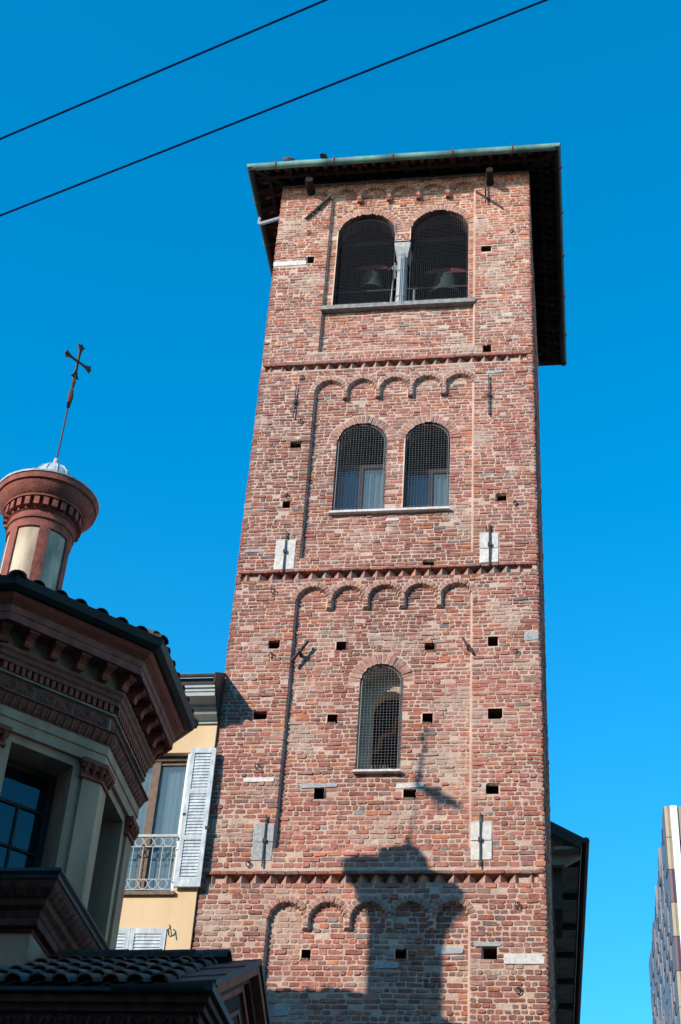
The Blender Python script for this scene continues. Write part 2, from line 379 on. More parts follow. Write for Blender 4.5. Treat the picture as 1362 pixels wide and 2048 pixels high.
# voussoirs
def voussoirs(mb, cx, cz, r0, r1, depth, lim=None, w=0.078, r=R, a0=0.0, a1=pi):
    n = max(5, int((a1 - a0) * (r0 + r1) / 2 / w))
    for i in range(n):
        t0 = a0 + (a1 - a0) * i / n; t1 = a0 + (a1 - a0) * (i + 1) / n; g = 0.019 / (r0 + r1); tm = (t0 + t1) / 2
        ro = r1 * r.uniform(0.97, 1.02)
        def pt(q, t):
            x = q * cos(t)
            if lim:
                if x > lim[1]: q = q * lim[1] / x
                if x < lim[0]: q = q * lim[0] / x
            return (cx + q * cos(t), cz + q * sin(t))
        p = [pt(r0, t0 + g), pt(ro, t0 + g), pt(ro, t1 - g), pt(r0, t1 - g)]
        if abs(math.dist(p[0], p[1])) < 0.02: continue
        brickpoly(mb, XF, p, depth, max(0, r.gauss(.004, .005)), tuple(v * .72 + w_ * .28 for v, w_ in zip(brick_col(r), (.47, .33, .26))), cut=0.012, r=r, back=0.12)
rr = random.Random(5)
for pi_, (pb, top, pend) in enumerate(PANELS):
    mb = MB()
    for i, c in enumerate(AC):
        voussoirs(mb, c, top - AR, AR, AR + 0.115, 0.0, lim=(-.325 if i else -.42, .325 if i < 4 else .42), r=rr)
    tp(mb, 'blind_arcade', 'brick', fix=False)
for k, (x0, x1, z0, sp, ring) in enumerate(OPEN):
    lim = None; d = DEP['p']; mb = MB()
    if k == 0: lim = (-1, .815)
    if k == 1: lim = (-.805, 1)
    if k == 2: lim = (-1, .68)
    if k == 3: lim = (-.63, 1)
    voussoirs(mb, (x0 + x1) / 2, sp, (x1 - x0) / 2, (x1 - x0) / 2 + ring, d, lim=lim, w=0.08, r=rr)
    tp(mb, 'window_arch', 'brick', fix=False)
# dogtooth bands: teeth + projecting course
for b in BANDS:
    mb = MB(); x = 0.20; rr = random.Random(int(b * 10))
    while x < 5.42:
        hd = 0.110 * rr.uniform(.92, 1.05); dy = rr.uniform(-.006, .012); c = brick_col(rr); c = tuple(v * .6 + w_ * .4 for v, w_ in zip(c, (.45, .33, .27)))
        q = [(x - hd, 0.125 + dy), (x, 0.004 + dy), (x + hd, 0.125 + dy), (x, .26)]
        mb.rings([[XF(a, b - .01, y) for a, y in q], [XF(a, b + .142, y) for a, y in q]], col=c)
        x += 0.243 * rr.uniform(.95, 1.05)
    u = 0.03
    while u < 5.57:
        L = min(rr.uniform(.2, .34), 5.57 - u); 
        brickpoly(mb, XF, [(u + .005, b + .142), (u + L - .005, b + .142), (u + L - .005, b + .205), (u + .005, b + .20)], 0.0, 0.022 + rr.uniform(-.008, .006), tuple(k * .85 for k in brick_col(rr)), cut=.01, r=rr, back=.24)
        u += L
    tp(mb, 'dogtooth_band', 'brick', fix=False)
# stones and sills
for x0, x1, z0, z1, m in STONES:
    mb = MB(); big = (z1 - z0) > .5
    d = DEP[zone(min(max((x0 + x1) / 2, .05), 5.5), z1 + .02)] if zone((x0 + x1) / 2, z1 + .02) else 0.09
    if big:
        zm = (z0 + z1) / 2
        brickpoly(mb, XF, [(x0, z0), (x1, z0), (x1, zm - .004), (x0, zm - .004)], d, 0.014, (1, 1, 1), cut=.008)
        brickpoly(mb, XF, [(x0, zm + .004), (x1, zm + .004), (x1, z1), (x0, z1)], d, 0.016, (1, 1, 1), cut=.008)
    else: brickpoly(mb, XF, [(x0, z0), (x1, z0 + .01), (x1, z1), (x0, z1 - .01)], d, 0.014, (1, 1, 1), cut=.02)
    tp(mb, 'stone_block', m)
for x0, x1, z0, z1 in SILLS:
    mb = MB(); pr = 0.05 if z1 - z0 > .1 else .015
    n = 8; top = []; 
    rg = []
    for i in range(n + 1):
        u = x0 + (x1 - x0) * i / n; w = R.uniform(-.008, .008)
        rg.append([(u, -pr + w, z0 + w), (u, -pr + w, z1 + w), (u, .5, z1 + w), (u, .5, z0 + w)])
    mb.rings(rg); tp(mb, 'window_sill', 'sillstone' if pr > .03 else 'marble')
# putlog hole linings
for hx, hz, hw, hh in HOLES:
    mb = MB()
    w, h = hw / 2 + .02, hh / 2 + .02; d = DEP['p'] if PL < hx < PR else 0
    P = [[(hx - w, y, hz - h), (hx + w, y, hz - h), (hx + w, y, hz + h), (hx - w, y, hz + h)] for y in (d + .02, .40)]
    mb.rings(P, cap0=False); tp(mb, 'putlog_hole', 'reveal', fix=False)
# reveals of the arched openings
def archline(x0, x1, z0, sp, n=18, g=0.0):
    c, r = (x0 + x1) / 2, (x1 - x0) / 2 + g
    return [(x0 - g, z0)] + [(c - r * cos(pi * i / n), sp + r * sin(pi * i / n)) for i in range(n + 1)] + [(x1 + g, z0)]
mb = MB()
for k, (x0, x1, z0, sp, ring) in enumerate(OPEN[:4]):
    ol = archline(x0, x1, z0, sp, g=.012)
    if k == 0: ol = ol[:-1] + [(x1 + .012, 27.8)]
    if k == 1: ol = [(x0 - .012, 27.8)] + ol[1:]
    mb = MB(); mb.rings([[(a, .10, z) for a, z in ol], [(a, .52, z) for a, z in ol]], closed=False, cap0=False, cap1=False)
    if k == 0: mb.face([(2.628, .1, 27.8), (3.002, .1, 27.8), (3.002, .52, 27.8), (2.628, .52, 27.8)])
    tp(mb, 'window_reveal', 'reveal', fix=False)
mb = MB(); x0, x1, z0, sp, ring = OPEN[4]
ol = archline(x0, x1, z0, sp, g=.012); il = archline(2.62, 3.24, z0, 16.16, g=.0)
mb.rings([[(a, .10, z) for a, z in ol], [(a, .46, z) for a, z in ol]], closed=False, cap0=False, cap1=False)
mb.rings([[(a, .46, z) for a, z in ol], [(a, .462, z) for a, z in il]], closed=False, cap0=False, cap1=False)
mb.rings([[(a, .462, z) for a, z in il], [(a, .75, z) for a, z in il]], closed=False, cap0=False, cap1=False)
tp(mb, 'window_reveal', 'inner', fix=False)
# interior: floors, back wall
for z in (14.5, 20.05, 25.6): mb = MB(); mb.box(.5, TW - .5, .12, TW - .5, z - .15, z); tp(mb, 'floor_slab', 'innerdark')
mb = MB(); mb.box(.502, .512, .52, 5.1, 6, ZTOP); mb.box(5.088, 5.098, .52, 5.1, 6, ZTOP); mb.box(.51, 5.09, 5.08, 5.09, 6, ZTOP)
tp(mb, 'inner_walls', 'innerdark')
# netting
def net(x0, x1, z0, sp, pitch, y, m, th=0.0045, clip=None):
    mb = MB(); c, r = (x0 + x1) / 2, (x1 - x0) / 2
    x = x0 + pitch / 2
    while x < x1:
        zt = sp + sqrt(max(0, r * r - (x - c) ** 2)); w = R.uniform(-.004, .004)
        mb.box(x - th / 2 + w, x + th / 2 + w, y, y + th, z0, zt); x += pitch
    z = z0 + pitch / 2
    while z < sp + r:
        hw = r if z < sp else sqrt(max(0, r * r - (z - sp) ** 2))
        mb.box(c - hw, c + hw, y + th, y + 2 * th, z - th / 2, z + th / 2); z += pitch
    mb.tube([(a, y, z) for a, z in archline(x0 + .02, x1 - .02, z0, sp)], .007, 6)
    return tp(mb, 'wire_mesh', m, fix=False)
net(1.37, 2.66, 25.79, 28.02, .044, .16, 'darkwire', .0032); net(2.98, 4.25, 25.79, 28.08, .044, .16, 'darkwire', .0032)
net(1.71, 2.67, 20.25, 22.02, .056, .12, 'steel', .0026); net(3.07, 3.93, 20.25, 22.02, .056, .12, 'steel', .0026)
net(2.45, 3.17, 14.66, 16.43, .056, .12, 'steel', .0026)
# bird spikes on the sills
for x0, x1, z, y in ((1.45, 2.6, 25.79, .05), (3.0, 4.2, 25.79, .05), (1.72, 2.66, 20.25, .08), (3.08, 3.92, 20.25, .08), (2.7, 3.05, 14.66, .08)):
    x = x0; mb = MB()
    while x < x1:
        a = R.uniform(-.35, .35); mb.tube([(x, y, z), (x + .11 * sin(a), y - .04 * abs(sin(a)), z + .11 * cos(a))], .0035, 4); x += .045
    tp(mb, 'bird_spikes', 'steel', fix=False)
# belfry column, capital, brick impost, cable bundle
mb = MB(); mb.lathe([(.15, 25.78), (.15, 25.86), (.125, 25.90), (.118, 26.2), (.112, 27.30), (.135, 27.33), (.135, 27.37)], (2.815, .26), 20, cap1=True)
tp(mb, 'column', 'stone', smooth=True)
mb = MB()
def sq(h, hy, z): return [(2.815 - h, .30 - hy, z), (2.815 + h, .30 - hy, z), (2.815 + h, .30 + hy, z), (2.815 - h, .30 + hy, z)]
mb.rings([sq(.115, .14, 27.36), sq(.13, .18, 27.46), sq(.165, .22, 27.60), sq(.175, .22, 27.70), sq(.175, .22, 27.76)])
tp(mb, 'capital', 'stone')
mb = MB()
for x in (2.79, 2.825, 2.86): mb.tube([(x, .13, 25.8), (x, .13, 27.35), (x - .01, .12, 27.75), (x - .15, .06, 28.1), (x - .16, .07, 28.4)][:3 if x > 2.8 else 5], .011, 6)
for z in (26.15, 26.95): 
    mb.tube([(2.815 + .14 * cos(t), .26 + .14 * sin(t), z) for t in [pi * 2 * i / 16 for i in range(17)]], .009, 5)
mb.tube([(2.60, .18, 25.8), (2.62, .18, 26.2), (2.66, .18, 27.2)], .02, 6); mb.tube([(3.10, .2, 25.8), (3.10, .2, 26.35)], .025, 6)
tp(mb, 'cable_bundle', 'pipe', fix=False)
# mid-window casements
for x0, x1, zt in ((1.55, 2.75, 21.80), (2.98, 4.1, 21.62)):
    fr = MB(); y = .60; xm = (x0 + x1) / 2
    for a, b in ((x0, x0 + .07), (xm - .04, xm + .04), (x1 - .07, x1)): fr.box(a, b, y - .03, y + .03, 20.1, zt)
    fr.box(x0, x1, y - .035, y + .035, zt - .07, zt + .02)
    f = tp(fr, 'casement', 'darkframe')
    pn = MB(); pn.box(x0 + .06, xm - .03, y - .005, y + .005, 20.1, zt - .06); pn.box(xm + .03, x1 - .06, y - .005, y + .005, 20.1, zt - .06)
    g = pn.build('pane', 'glass', f); g.matrix_parent_inverse = Matrix()
    cu = MB(); pts = [(x0 + .05 + (x1 - x0 - .1) * i / 60, y + .10 + .035 * sin(i * .9) + .02 * sin(i * .31)) for i in range(61)]
    cu.rings([[(a, b, z) for a, b in pts] for z in (20.1, zt - .1)], closed=False, cap0=False, cap1=False)
    c = cu.build('curtain', 'curtain', f, smooth=True, fix=False)
mb = MB(); mb.tube([(2.40, 1.2, 15.62), (2.66, 1.2, 15.70), (2.70, 1.2, 15.98), (2.93, 1.2, 16.05), (2.96, 1.2, 16.35), (3.2, 1.2, 16.42)], .045, 6)
tp(mb, 'orange_conduit', 'orange')
# iron: tie rods, diagonal bars, rings
RODS = [((.79, 23.49), (.79, 22.63)), ((4.71, 23.55), (4.71, 22.48)), ((.885, 19.76), (.885, 18.82)), ((4.725, 19.76), (4.715, 18.82)), ((1.015, 13.8), (1.015, 12.87)), ((4.56, 13.8), (4.56, 12.85))]
for (a, b), (c, d) in RODS:
    mb = MB(); mb.box(min(a, c) - .011, max(a, c) + .011, -.05, -.028, d, b); mb.box(min(a, c) - .03, max(a, c) + .03, -.06, .05, (b + d) / 2 - .035, (b + d) / 2 + .035)
    tp(mb, 'tie_rod', 'iron')
for (a, b), (c, d), w in (((.62, 28.58), (1.14, 29.28), .032), ((4.42, 29.16), (5.02, 28.54), .018), ((1.2, 16.82), (1.47, 17.24), .03), ((4.24, 17.23), (4.43, 16.89), .022)):
    mb = MB(); mb.tube([(a, -.045, b), ((a + c) / 2, -.045, (b + d) / 2), (c, -.045, d)], w, 6); mb.tube([((a + c) / 2, -.09, (b + d) / 2), ((a + c) / 2, .1, (b + d) / 2)], w * 1.2, 6)
    tp(mb, 'iron_bar', 'iron')
ringbm = MB(); ringbm.tube([(.04 * cos(t), -.03 - .012 * sin(t), .045 * sin(t)) for t in [2 * pi * i / 14 for i in range(15)]], .009, 5); ringbm.tube([(0, .03, .04), (0, -.04, .045)], .012, 5)
rg0 = None
for (x, z) in [(.88, 23.73), (.75, 18.37), (.82, 16.97), (.78, 14.72), (5.18, 16.92), (5.19, 20.24), (.82, 20.63), (.78, 12.92), (5.15, 12.2), (5.14, 10.82), (.71, 28.14), (5.22, 27.77), (.93, 22.53)]:
    if rg0 is None: rg0 = o = ringbm.build('iron_ring', 'iron', tower, fix=False)
    else: o = rg0.copy(); COL.objects.link(o)
    o.parent = tower; o.matrix_parent_inverse = TI; o.location = (x, -.01, z); o.rotation_euler = (0, 0, R.uniform(-.5, .5)); 
for k, (x, z, r_) in enumerate(((.68, 29.50, .10), (4.74, 29.42, .085))):
    mb = MB(); mb.tube([(x, .2, z), (x, -.20, z), (x + .01, -.42, z - .01)], [r_, r_, r_ * .9], 8); tp(mb, 'beam_end', 'wood')
mb = MB(); mb.box(4.63, 4.66, -.30, -.06, 28.9, 28.93); mb.box(4.63, 4.66, -.10, -.06, 28.75, 29.35); tp(mb, 'iron_bracket', 'iron')
# corbels under the top arches
for c in AC[:-1]:
    mb = MB(); x = c + .331; mb.box(x - .04, x + .04, -.02, .06, 29.09, 29.15); mb.box(x - .045, x + .045, -.03, .06, 29.15, 29.19); tp(mb, 'corbel', 'terracotta')
# roof: soffit boards, rafters, gutters, tiles
OV = .64
mb = MB(); ZE = 29.72; sl = tan(radians(19)); AP = (2.8, 2.8); H = 2.8 + OV
apz = ZE + H * sl
cs = [(-OV, -OV), (TW + OV, -OV), (TW + OV, TW + OV), (-OV, TW + OV)]
for i in range(4):
    a, b = cs[i], cs[(i + 1) % 4]
    mb.face([(*a, ZE + .10), (*b, ZE + .10), (*AP, apz + .10)])
    mb.face([(*a, ZE + .13), (*b, ZE + .13), (*AP, apz + .13)])
    mb.face([(*a, ZE + .10), (*b, ZE + .10), (*b, ZE + .13), (*a, ZE + .13)])
rf = tp(mb, 'roof', 'woodred', fix=False)
for side in range(4):
    ang = side * pi / 2
    def XR(p, ang=ang):
        x, y = p[0] - 2.8, p[1] - 2.8; return (2.8 + x * cos(ang) - y * sin(ang), 2.8 + x * sin(ang) + y * cos(ang), p[2])
    x = -.30
    while x < TW + .35:
        w = .05
        y0, y1 = -OV + .01, max(.3, 0)
        z0 = ZE + .01; z1 = z0 + (y1 - y0) * sl
        mb = MB(); mb.rings([[XR((x - w, y0, z0 - .04)), XR((x + w, y0, z0 - .04)), XR((x + w, y0, z0 + .09)), XR((x - w, y0, z0 + .09))],
                  [XR((x - w, y1, z1 - .07)), XR((x + w, y1, z1 - .07)), XR((x + w, y1, z1 + .09)), XR((x - w, y1, z1 + .09))]])
        tp(mb, 'rafter', 'wood', fix=False)
        x += .53
    mb = MB()
    mb.rings([[XR((-OV, -OV, ZE - .05)), XR((-OV + .1, -OV, ZE - .05)), XR((-OV + .1, -OV, ZE + .09)), XR((-OV, -OV, ZE + .09))],
              [XR((.1, .2, ZE + .15)), XR((.2, .1, ZE + .15)), XR((.2, .1, ZE + .32)), XR((.1, .2, ZE + .32))]])
    mb.box(-OV + .02, TW + OV - .02, -.32, -.24, ZE + .055, ZE + .115, X=XR)
    mb.box(-.02, TW + .02, -.035, .14, ZE + .08, ZE + .19, X=XR)
    tp(mb, 'wall_plate', 'wood', fix=False)
for side in range(4):
    ang = side * pi / 2
    def XR(p, ang=ang):
        x, y = p[0] - 2.8, p[1] - 2.8; return (2.8 + x * cos(ang) - y * sin(ang), 2.8 + x * sin(ang) + y * cos(ang), p[2])
    mb = MB(); n = 10; xs = [-.71 + (TW + 1.42) * i / 14 for i in range(15)]; rg = []
    for x in xs:
        dz = .012 * noise.noise(Vector((x * 1.2, side, 0)))
        e = [(x if abs(x - 2.8) < 3.4 else x, -.645 - .085 * cos(pi * i / n), ZE + .06 - .085 * sin(pi * i / n) * 1.25 + dz) for i in range(n + 1)]
        e += [(x, -.645 + .078 * cos(pi * i / n), ZE + .062 - .078 * sin(pi * i / n) * 1.25 + dz) for i in range(n + 1)]
        rg.append([XR(p) for p in e])
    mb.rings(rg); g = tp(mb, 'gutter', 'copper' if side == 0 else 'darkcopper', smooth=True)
    br = MB(); x = -.05
    while x < TW + .4:
        br.tube([XR((x, -.645 - .10 * cos(pi * i / 8), ZE + .075 - .10 * 1.2 * sin(pi * i / 8))) for i in range(9)] , .012, 5)
        br.tube([XR((x, -.735, ZE + .07)), XR((x, -.75, ZE + .13))], .012, 5); x += 1.33
    b = br.build('gutter_bracket', 'rust', g, fix=False)
mb = MB()
for side in range(4):
    ang = side * pi / 2
    def XR(p, ang=ang):
        x, y = p[0] - 2.8, p[1] - 2.8; return (2.8 + x * cos(ang) - y * sin(ang), 2.8 + x * sin(ang) + y * cos(ang), p[2])
    x = -.5
    while x < TW + .55:
        m_ = max(0.2, abs(x - 2.8)); y1 = 2.8 - m_; y0 = -OV + .16; ns = max(1, int((y1 - y0) / .42))
        for k in range(ns):
            a = y0 + (y1 - y0) * k / ns; b = y0 + (y1 - y0) * (k + 1) / ns + .04; c = R.uniform(.7, 1.1)
            mb.tube([XR((x, a, ZE + .13 + (a + OV) * sl)), XR((x, b, ZE + .11 + (b + OV) * sl))], [.075, .06], 6, col=(.22 * c, .09 * c, .06 * c))
        x += .22
tp(mb, 'roof_tiles', 'tile', fix=False)
mb = MB(); mb.tube([(-.66, .80, 29.72), (-.67, .80, 29.50), (-.60, .76, 29.44), (-.02, .35, 29.13), (.02, .35, 29.1)], .042, 8)
tp(mb, 'drain_elbow', 'pipe', smooth=True)

# ------------------------------------------------------------------ bells
def bell(x, y, zm, r, label, hs_=1.0):
    t = thing('bell', label, 'bell', 'bells in the open belfry', (x, y, zm))
    mb = MB(); P = [(a, b * hs_) for a, b in ((1.0, 0), (.97, .07), (.84, .22), (.70, .45), (.60, .80), (.56, 1.15), (.50, 1.32), (.35, 1.42), (.0, 1.46))]
    mb.lathe([(r * a, r * b) for a, b in P], n=28); mb.lathe([(r * a * .94, r * b - .015) for a, b in P[:5]], n=28)
    b = mb.build('bell_body', 'bronze', t, smooth=True, fix=False)
    mb = MB(); mb.tube([(0, 0, r * 1.2), (0, 0, .0), (0, 0, -.05)], [.02, .02, .045], 8); mb.build('clapper', 'iron', t)
    mb = MB(); n = 9; hh = r * 1.5 * hs_
    mb.rings([[(-.10 if s < 1 else .10, r * 1.05 * cos(pi * i / n), hh + .16 * sin(pi * i / n)) for i in range(n + 1)] for s in (0, 1)])
    o = mb.build('headstock', 'redmetal', t)
    o.rotation_euler = (0, 0, pi / 2)
    mb = MB(); mb.tube([(r * 1.0, 0, hh + .05), (r * 1.25, -.02, hh + .12), (r * 1.45, -.02, hh - .05), (r * 1.45, -.02, hh - .25), (r * 1.6, -.02, hh - .25)], .022, 6)
    mb.box(r * 1.3, r * 1.7, -.05, .05, hh, hh + .16); mb.build('swing_arm', 'pipe', t, fix=False)
    return t
bell(2.02, 1.1, 27.20, .36, 'bronze bell hanging in the left arch of the belfry', 1.35)
bell(3.68, 1.1, 26.86, .46, 'bronze bell hanging in the right arch of the belfry', 1.2)
fr_ = MB(); fr_.box(.85, 4.7, .78, .80, 27.0, 27.04); fr_ = tp(fr_, 'bell_frame', 'iron')
for y in (.85, 1.4):
    mb = MB()
    for x in (.9, 2.75, 4.65): mb.box(x - .05, x + .05, y - .05, y + .05, 25.6, 28.5)
    mb.box(.51, 5.09, y - .06, y + .06, 28.50, 28.64); mb.build('frame_side', 'iron', fr_)

# pigeons on the gutter
def pigeon(x, y, z, rz, label, up=0.0, up_head=0.06):
    t = thing('pigeon', label, 'bird', 'pigeons on the tower gutter', (x, y, z)); t.rotation_euler = (0, 0, rz)
    mb = MB(); mb.tube([(-.17, 0, .03), (-.10, 0, .05), (-.02, 0, .075), (.06, 0, .10), (.10, 0, .15), (.115, 0, .17 + up_head * .3), (.15, 0, .17 + up_head * .3)], [.012, .035, .062, .058, .032, .028, .006], 10)
    for s in (-1, 1): mb.tube([(-.16, s * .02, .04), (-.04, s * .055, .085), (.05, s * .045, .10)], [.008, .03, .015], 8)
    for s in (-1, 1): mb.tube([(.0, s * .02, .04), (.01, s * .02, -.01), (.03, s * .02, -.012)], .005, 5)
    mb.build('body', 'feather', t, smooth=True, fix=False)
    mb = MB(); mb.tube([(.145, 0, .185), (.17, 0, .18)], [.006, .002], 5); mb.build('beak', 'iron', t)
pigeon(.21, -.66, 29.83, 2.9, 'pigeon crouching on the gutter nearest the left roof corner')
pigeon(1.04, -.66, 29.83, 1.2, 'pigeon sitting upright on the gutter, the one farther from the corner')

# ------------------------------------------------------------------ the octagonal chapel
OX, OY = -1.64, -5.85
chapel = thing('chapel', 'octagonal terracotta and plaster church chapel with lantern and tiled roofs', 'chapel', loc=(OX, OY, 0))
T22 = tan(pi / 8); C22 = cos(pi / 8)
def cp(mb, name, m, smooth=False, label=None, parent=None, fix=True):      # mesh written in world coords
    p = parent or chapel
    o = mb.build(name, m, p, smooth, label, fix); o.matrix_parent_inverse = Matrix.Translation((-OX, -OY, 0)) if p is chapel else Matrix()
    return o
def octring(mb, prof, cap0=False, cap1=False, col=None):
    mb.rings([[(OX + r * cos(pi / 8 + k * pi / 4), OY + r * sin(pi / 8 + k * pi / 4), z) for k in range(8)] for r, z in prof], cap0=cap0, cap1=cap1, col=col)
def fx(ang):      # facet coords (t along, n outwards, z)
    a = radians(ang); nx, ny = cos(a), sin(a)
    return lambda p: (OX + p[1] * nx - p[0] * ny, OY + p[1] * ny + p[0] * nx, p[2])
def fbox(mb, X, t0, t1, n0, n1, z0, z1, m0=False, m1=False, col=None):
    a0 = -n0 * T22 if m0 else t0; b0 = -n1 * T22 if m0 else t0; a1 = n0 * T22 if m1 else t1; b1 = n1 * T22 if m1 else t1
    mb.rings([[X((a0, n0, z)), X((a1, n0, z)), X((b1, n1, z)), X((b0, n1, z))] for z in (z0, z1)], col=col)
FAC = [k * 45 for k in range(8)]
mb = MB(); octring(mb, [(2.58, 12.60), (2.67, 12.60), (2.74, 12.64), (2.78, 12.74), (2.75, 12.745), (2.70, 12.66), (2.58, 12.66)]); cp(mb, 'gutter', 'darkcopper')
mb = MB(); octring(mb, [(2.2, 12.56), (2.50, 12.485), (2.52, 12.50), (2.58, 12.54), (2.62, 12.59), (2.60, 12.62), (2.2, 12.62)]); cp(mb, 'crown_moulding', 'terracotta')
mb = MB(); octring(mb, [(2.1, 12.31), (2.44, 12.31), (2.44, 12.285), (2.485, 12.28), (2.485, 12.38), (2.50, 12.39), (2.50, 12.482), (2.2, 12.55)]); cp(mb, 'corona', 'redpaint')
mb = MB(); octring(mb, [(2.185, 12.04), (2.185, 12.32)]); cp(mb, 'modillion_frieze', 'greyplaster')
mo = None
for a in FAC:
    for t in (-.56, -.19, .18, .55, None):
        if mo is None:
            mb = MB()
            P = [(2.02, 12.30), (2.245, 12.30), (2.25, 12.23), (2.20, 12.205), (2.165, 12.17), (2.16, 12.13), (2.14, 12.10), (2.10, 12.105), (2.075, 12.135), (2.05, 12.09), (2.02, 12.07)]
            mb.rings([[(n_, s * .055, z) for n_, z in P] for s in (-1, 1)])
            mb.box(2.03, 2.265, -.07, .07, 12.245, 12.30)
            mo = o = mb.build('modillion', 'terracotta', chapel)
        else: o = mo.copy(); COL.objects.link(o); o.parent = chapel
        if t is None: ar = radians(a + 22.5); o.location = (.11 * cos(ar), .11 * sin(ar), 0)
        else: ar = radians(a); o.location = (-t * sin(ar), t * cos(ar), 0)
        o.rotation_euler = (0, 0, ar)
mb = MB(); octring(mb, [(2.15, 12.06), (2.28, 12.055), (2.28, 12.02), (2.25, 11.99), (2.235, 11.95), (2.21, 11.93), (2.20, 11.88), (2.12, 11.875)]); cp(mb, 'bed_moulding', 'terrabrown')
mb = MB(); octring(mb, [(2.12, 11.88), (2.13, 11.74)])
for a in FAC:
    X = fx(a); n = 19
    for i in range(n):
        t = -.80 + 1.6 * (i + .5) / n; fbox(mb, X, t - .025, t + .025, 1.95, 2.035, 11.765, 11.868)
cp(mb, 'dentil_course', 'terracotta')
mb = MB(); octring(mb, [(2.18, 11.765), (2.18, 11.735), (2.13, 11.73), (2.115, 11.72), (2.115, 11.49)]); cp(mb, 'frieze', 'greyplaster')
mb = MB()
for a in FAC:
    X = fx(a); n0 = 2.115 * C22
    for i in range(3):
        t0 = -.78 + i * .53; fbox(mb, X, t0 + .01, t0 + .51, n0 - .02, n0 + .012, 11.50, 11.715)
        for j in range(2):
            c = t0 + .135 + .25 * j
            for rr_ in (.10, .07, .04): mb.tube([X((c + rr_ * cos(q), n0 + .014, 11.607 + rr_ * sin(q))) for q in [2 * pi * k / 18 for k in range(19)]], .011, 5)
            mb.tube([X((c, n0 + .01, 11.607)), X((c, n0 + .03, 11.607))], .022, 8)
cp(mb, 'roundel_relief', 'terrabrown', fix=False)
mb = MB(); octring(mb, [(2.08, 11.495), (2.262, 11.48), (2.265, 11.462), (2.23, 11.455), (2.22, 11.42), (2.185, 11.36), (2.15, 11.33), (2.145, 11.30), (2.0, 11.295)])
for a in FAC:
    X = fx(a); n = 16
    for i in range(n):
        t = -.83 + 1.66 * (i + .5) / n
        mb.rings([[X((t - .035, 1.985, 11.335)), X((t, 2.015, 11.33)), X((t + .035, 1.985, 11.335))], [X((t - .04, 2.02, 11.39)), X((t, 2.052, 11.385)), X((t + .04, 2.02, 11.39))], [X((t - .02, 2.055, 11.45)), X((t, 2.075, 11.45)), X((t + .02, 2.055, 11.45))]])
cp(mb, 'leaf_moulding', 'terrabrown')
mb = MB(); octring(mb, [(2.0, 11.30), (2.16, 11.30), (2.16, 11.18), (2.14, 11.175), (2.14, 11.03), (1.98, 11.03)]); cp(mb, 'architrave', 'cream')
# piers, reveals and windows of the drum
mb = MB(); wf = MB()
AW = 2.12 * C22
for a in FAC:
    X = fx(a)
    fbox(mb, X, 0, -.43, 1.44, AW - .035, 8.9, 11.04, m0=True); fbox(mb, X, .43, 0, 1.44, AW - .035, 8.9, 11.04, m1=True)
    fbox(mb, X, -.43, .43, 1.44, AW - .035, 10.92, 11.04)
    fbox(mb, X, -.43, .43, 1.44, AW - .02, 8.9, 9.10)
cp(mb, 'drum_wall', 'cream')
for k in range(8):
    mb = MB(); fbox(mb, fx(k * 45 + 45), 0, -.56, AW - .033, AW + .005, 9.0, 10.80, m0=True); fbox(mb, fx(k * 45), .56, 0, AW - .033, AW + .005, 9.0, 10.80, m1=True); cp(mb, 'pilaster', 'cream')
for k in range(8):
    ar = pi / 8 + k * pi / 4; mb = MB()
    for (off, z0, z1) in ((.03, 10.79, 10.83), (.012, 10.83, 10.92), (.045, 10.92, 10.98), (.07, 10.98, 11.04)):
        for s in (0, 1):
            X = fx(k * 45 + (45 if s else 0)); n1 = AW + .005 + off
            if s: fbox(mb, X, 0, -.53 + off * .5, AW - .03, n1, z0, z1, m0=True)
            else: fbox(mb, X, .53 - off * .5, 0, AW - .03, n1, z0, z1, m1=True)
    for s in (0, 1):
        X = fx(k * 45 + (45 if s else 0)); sg = -1 if s else 1
        for j in range(3):
            t = sg * (.57 + .105 * j); mb.tube([X((t, AW, 10.84)), X((t, AW + .035, 10.88)), X((t, AW + .075, 10.95)), X((t + sg * .01, AW + .055, 10.98))], [.02, .03, .028, .01], 6)
    cp(mb, 'capital', 'terracotta', fix=False)
for a in FAC:
    X = fx(a); mb = MB(); n = 1.47
    for t0, t1, z0, z1 in ((-.43, -.34, 9.1, 10.92), (.34, .43, 9.1, 10.92), (-.34, .34, 10.83, 10.92), (-.36, .36, 9.1, 9.17), (-.36, .36, 10.36, 10.40), (-.36, .36, 9.82, 9.85), (-.015, .015, 9.17, 10.36)):
        fbox(mb, X, t0, t1, n, n + .05, z0, z1)
    w = cp(mb, 'window', 'darkframe')
    mb = MB(); fbox(mb, X, -.37, .37, n + .015, n + .025, 9.12, 10.9)
    g = mb.build('pane', 'darkglass', w)
mb = MB(); mb.lathe([(1.2, 8.9), (1.2, 11)], (OX, OY), 12, cap0=True, cap1=True); cp(mb, 'inner_core', 'innerdark')
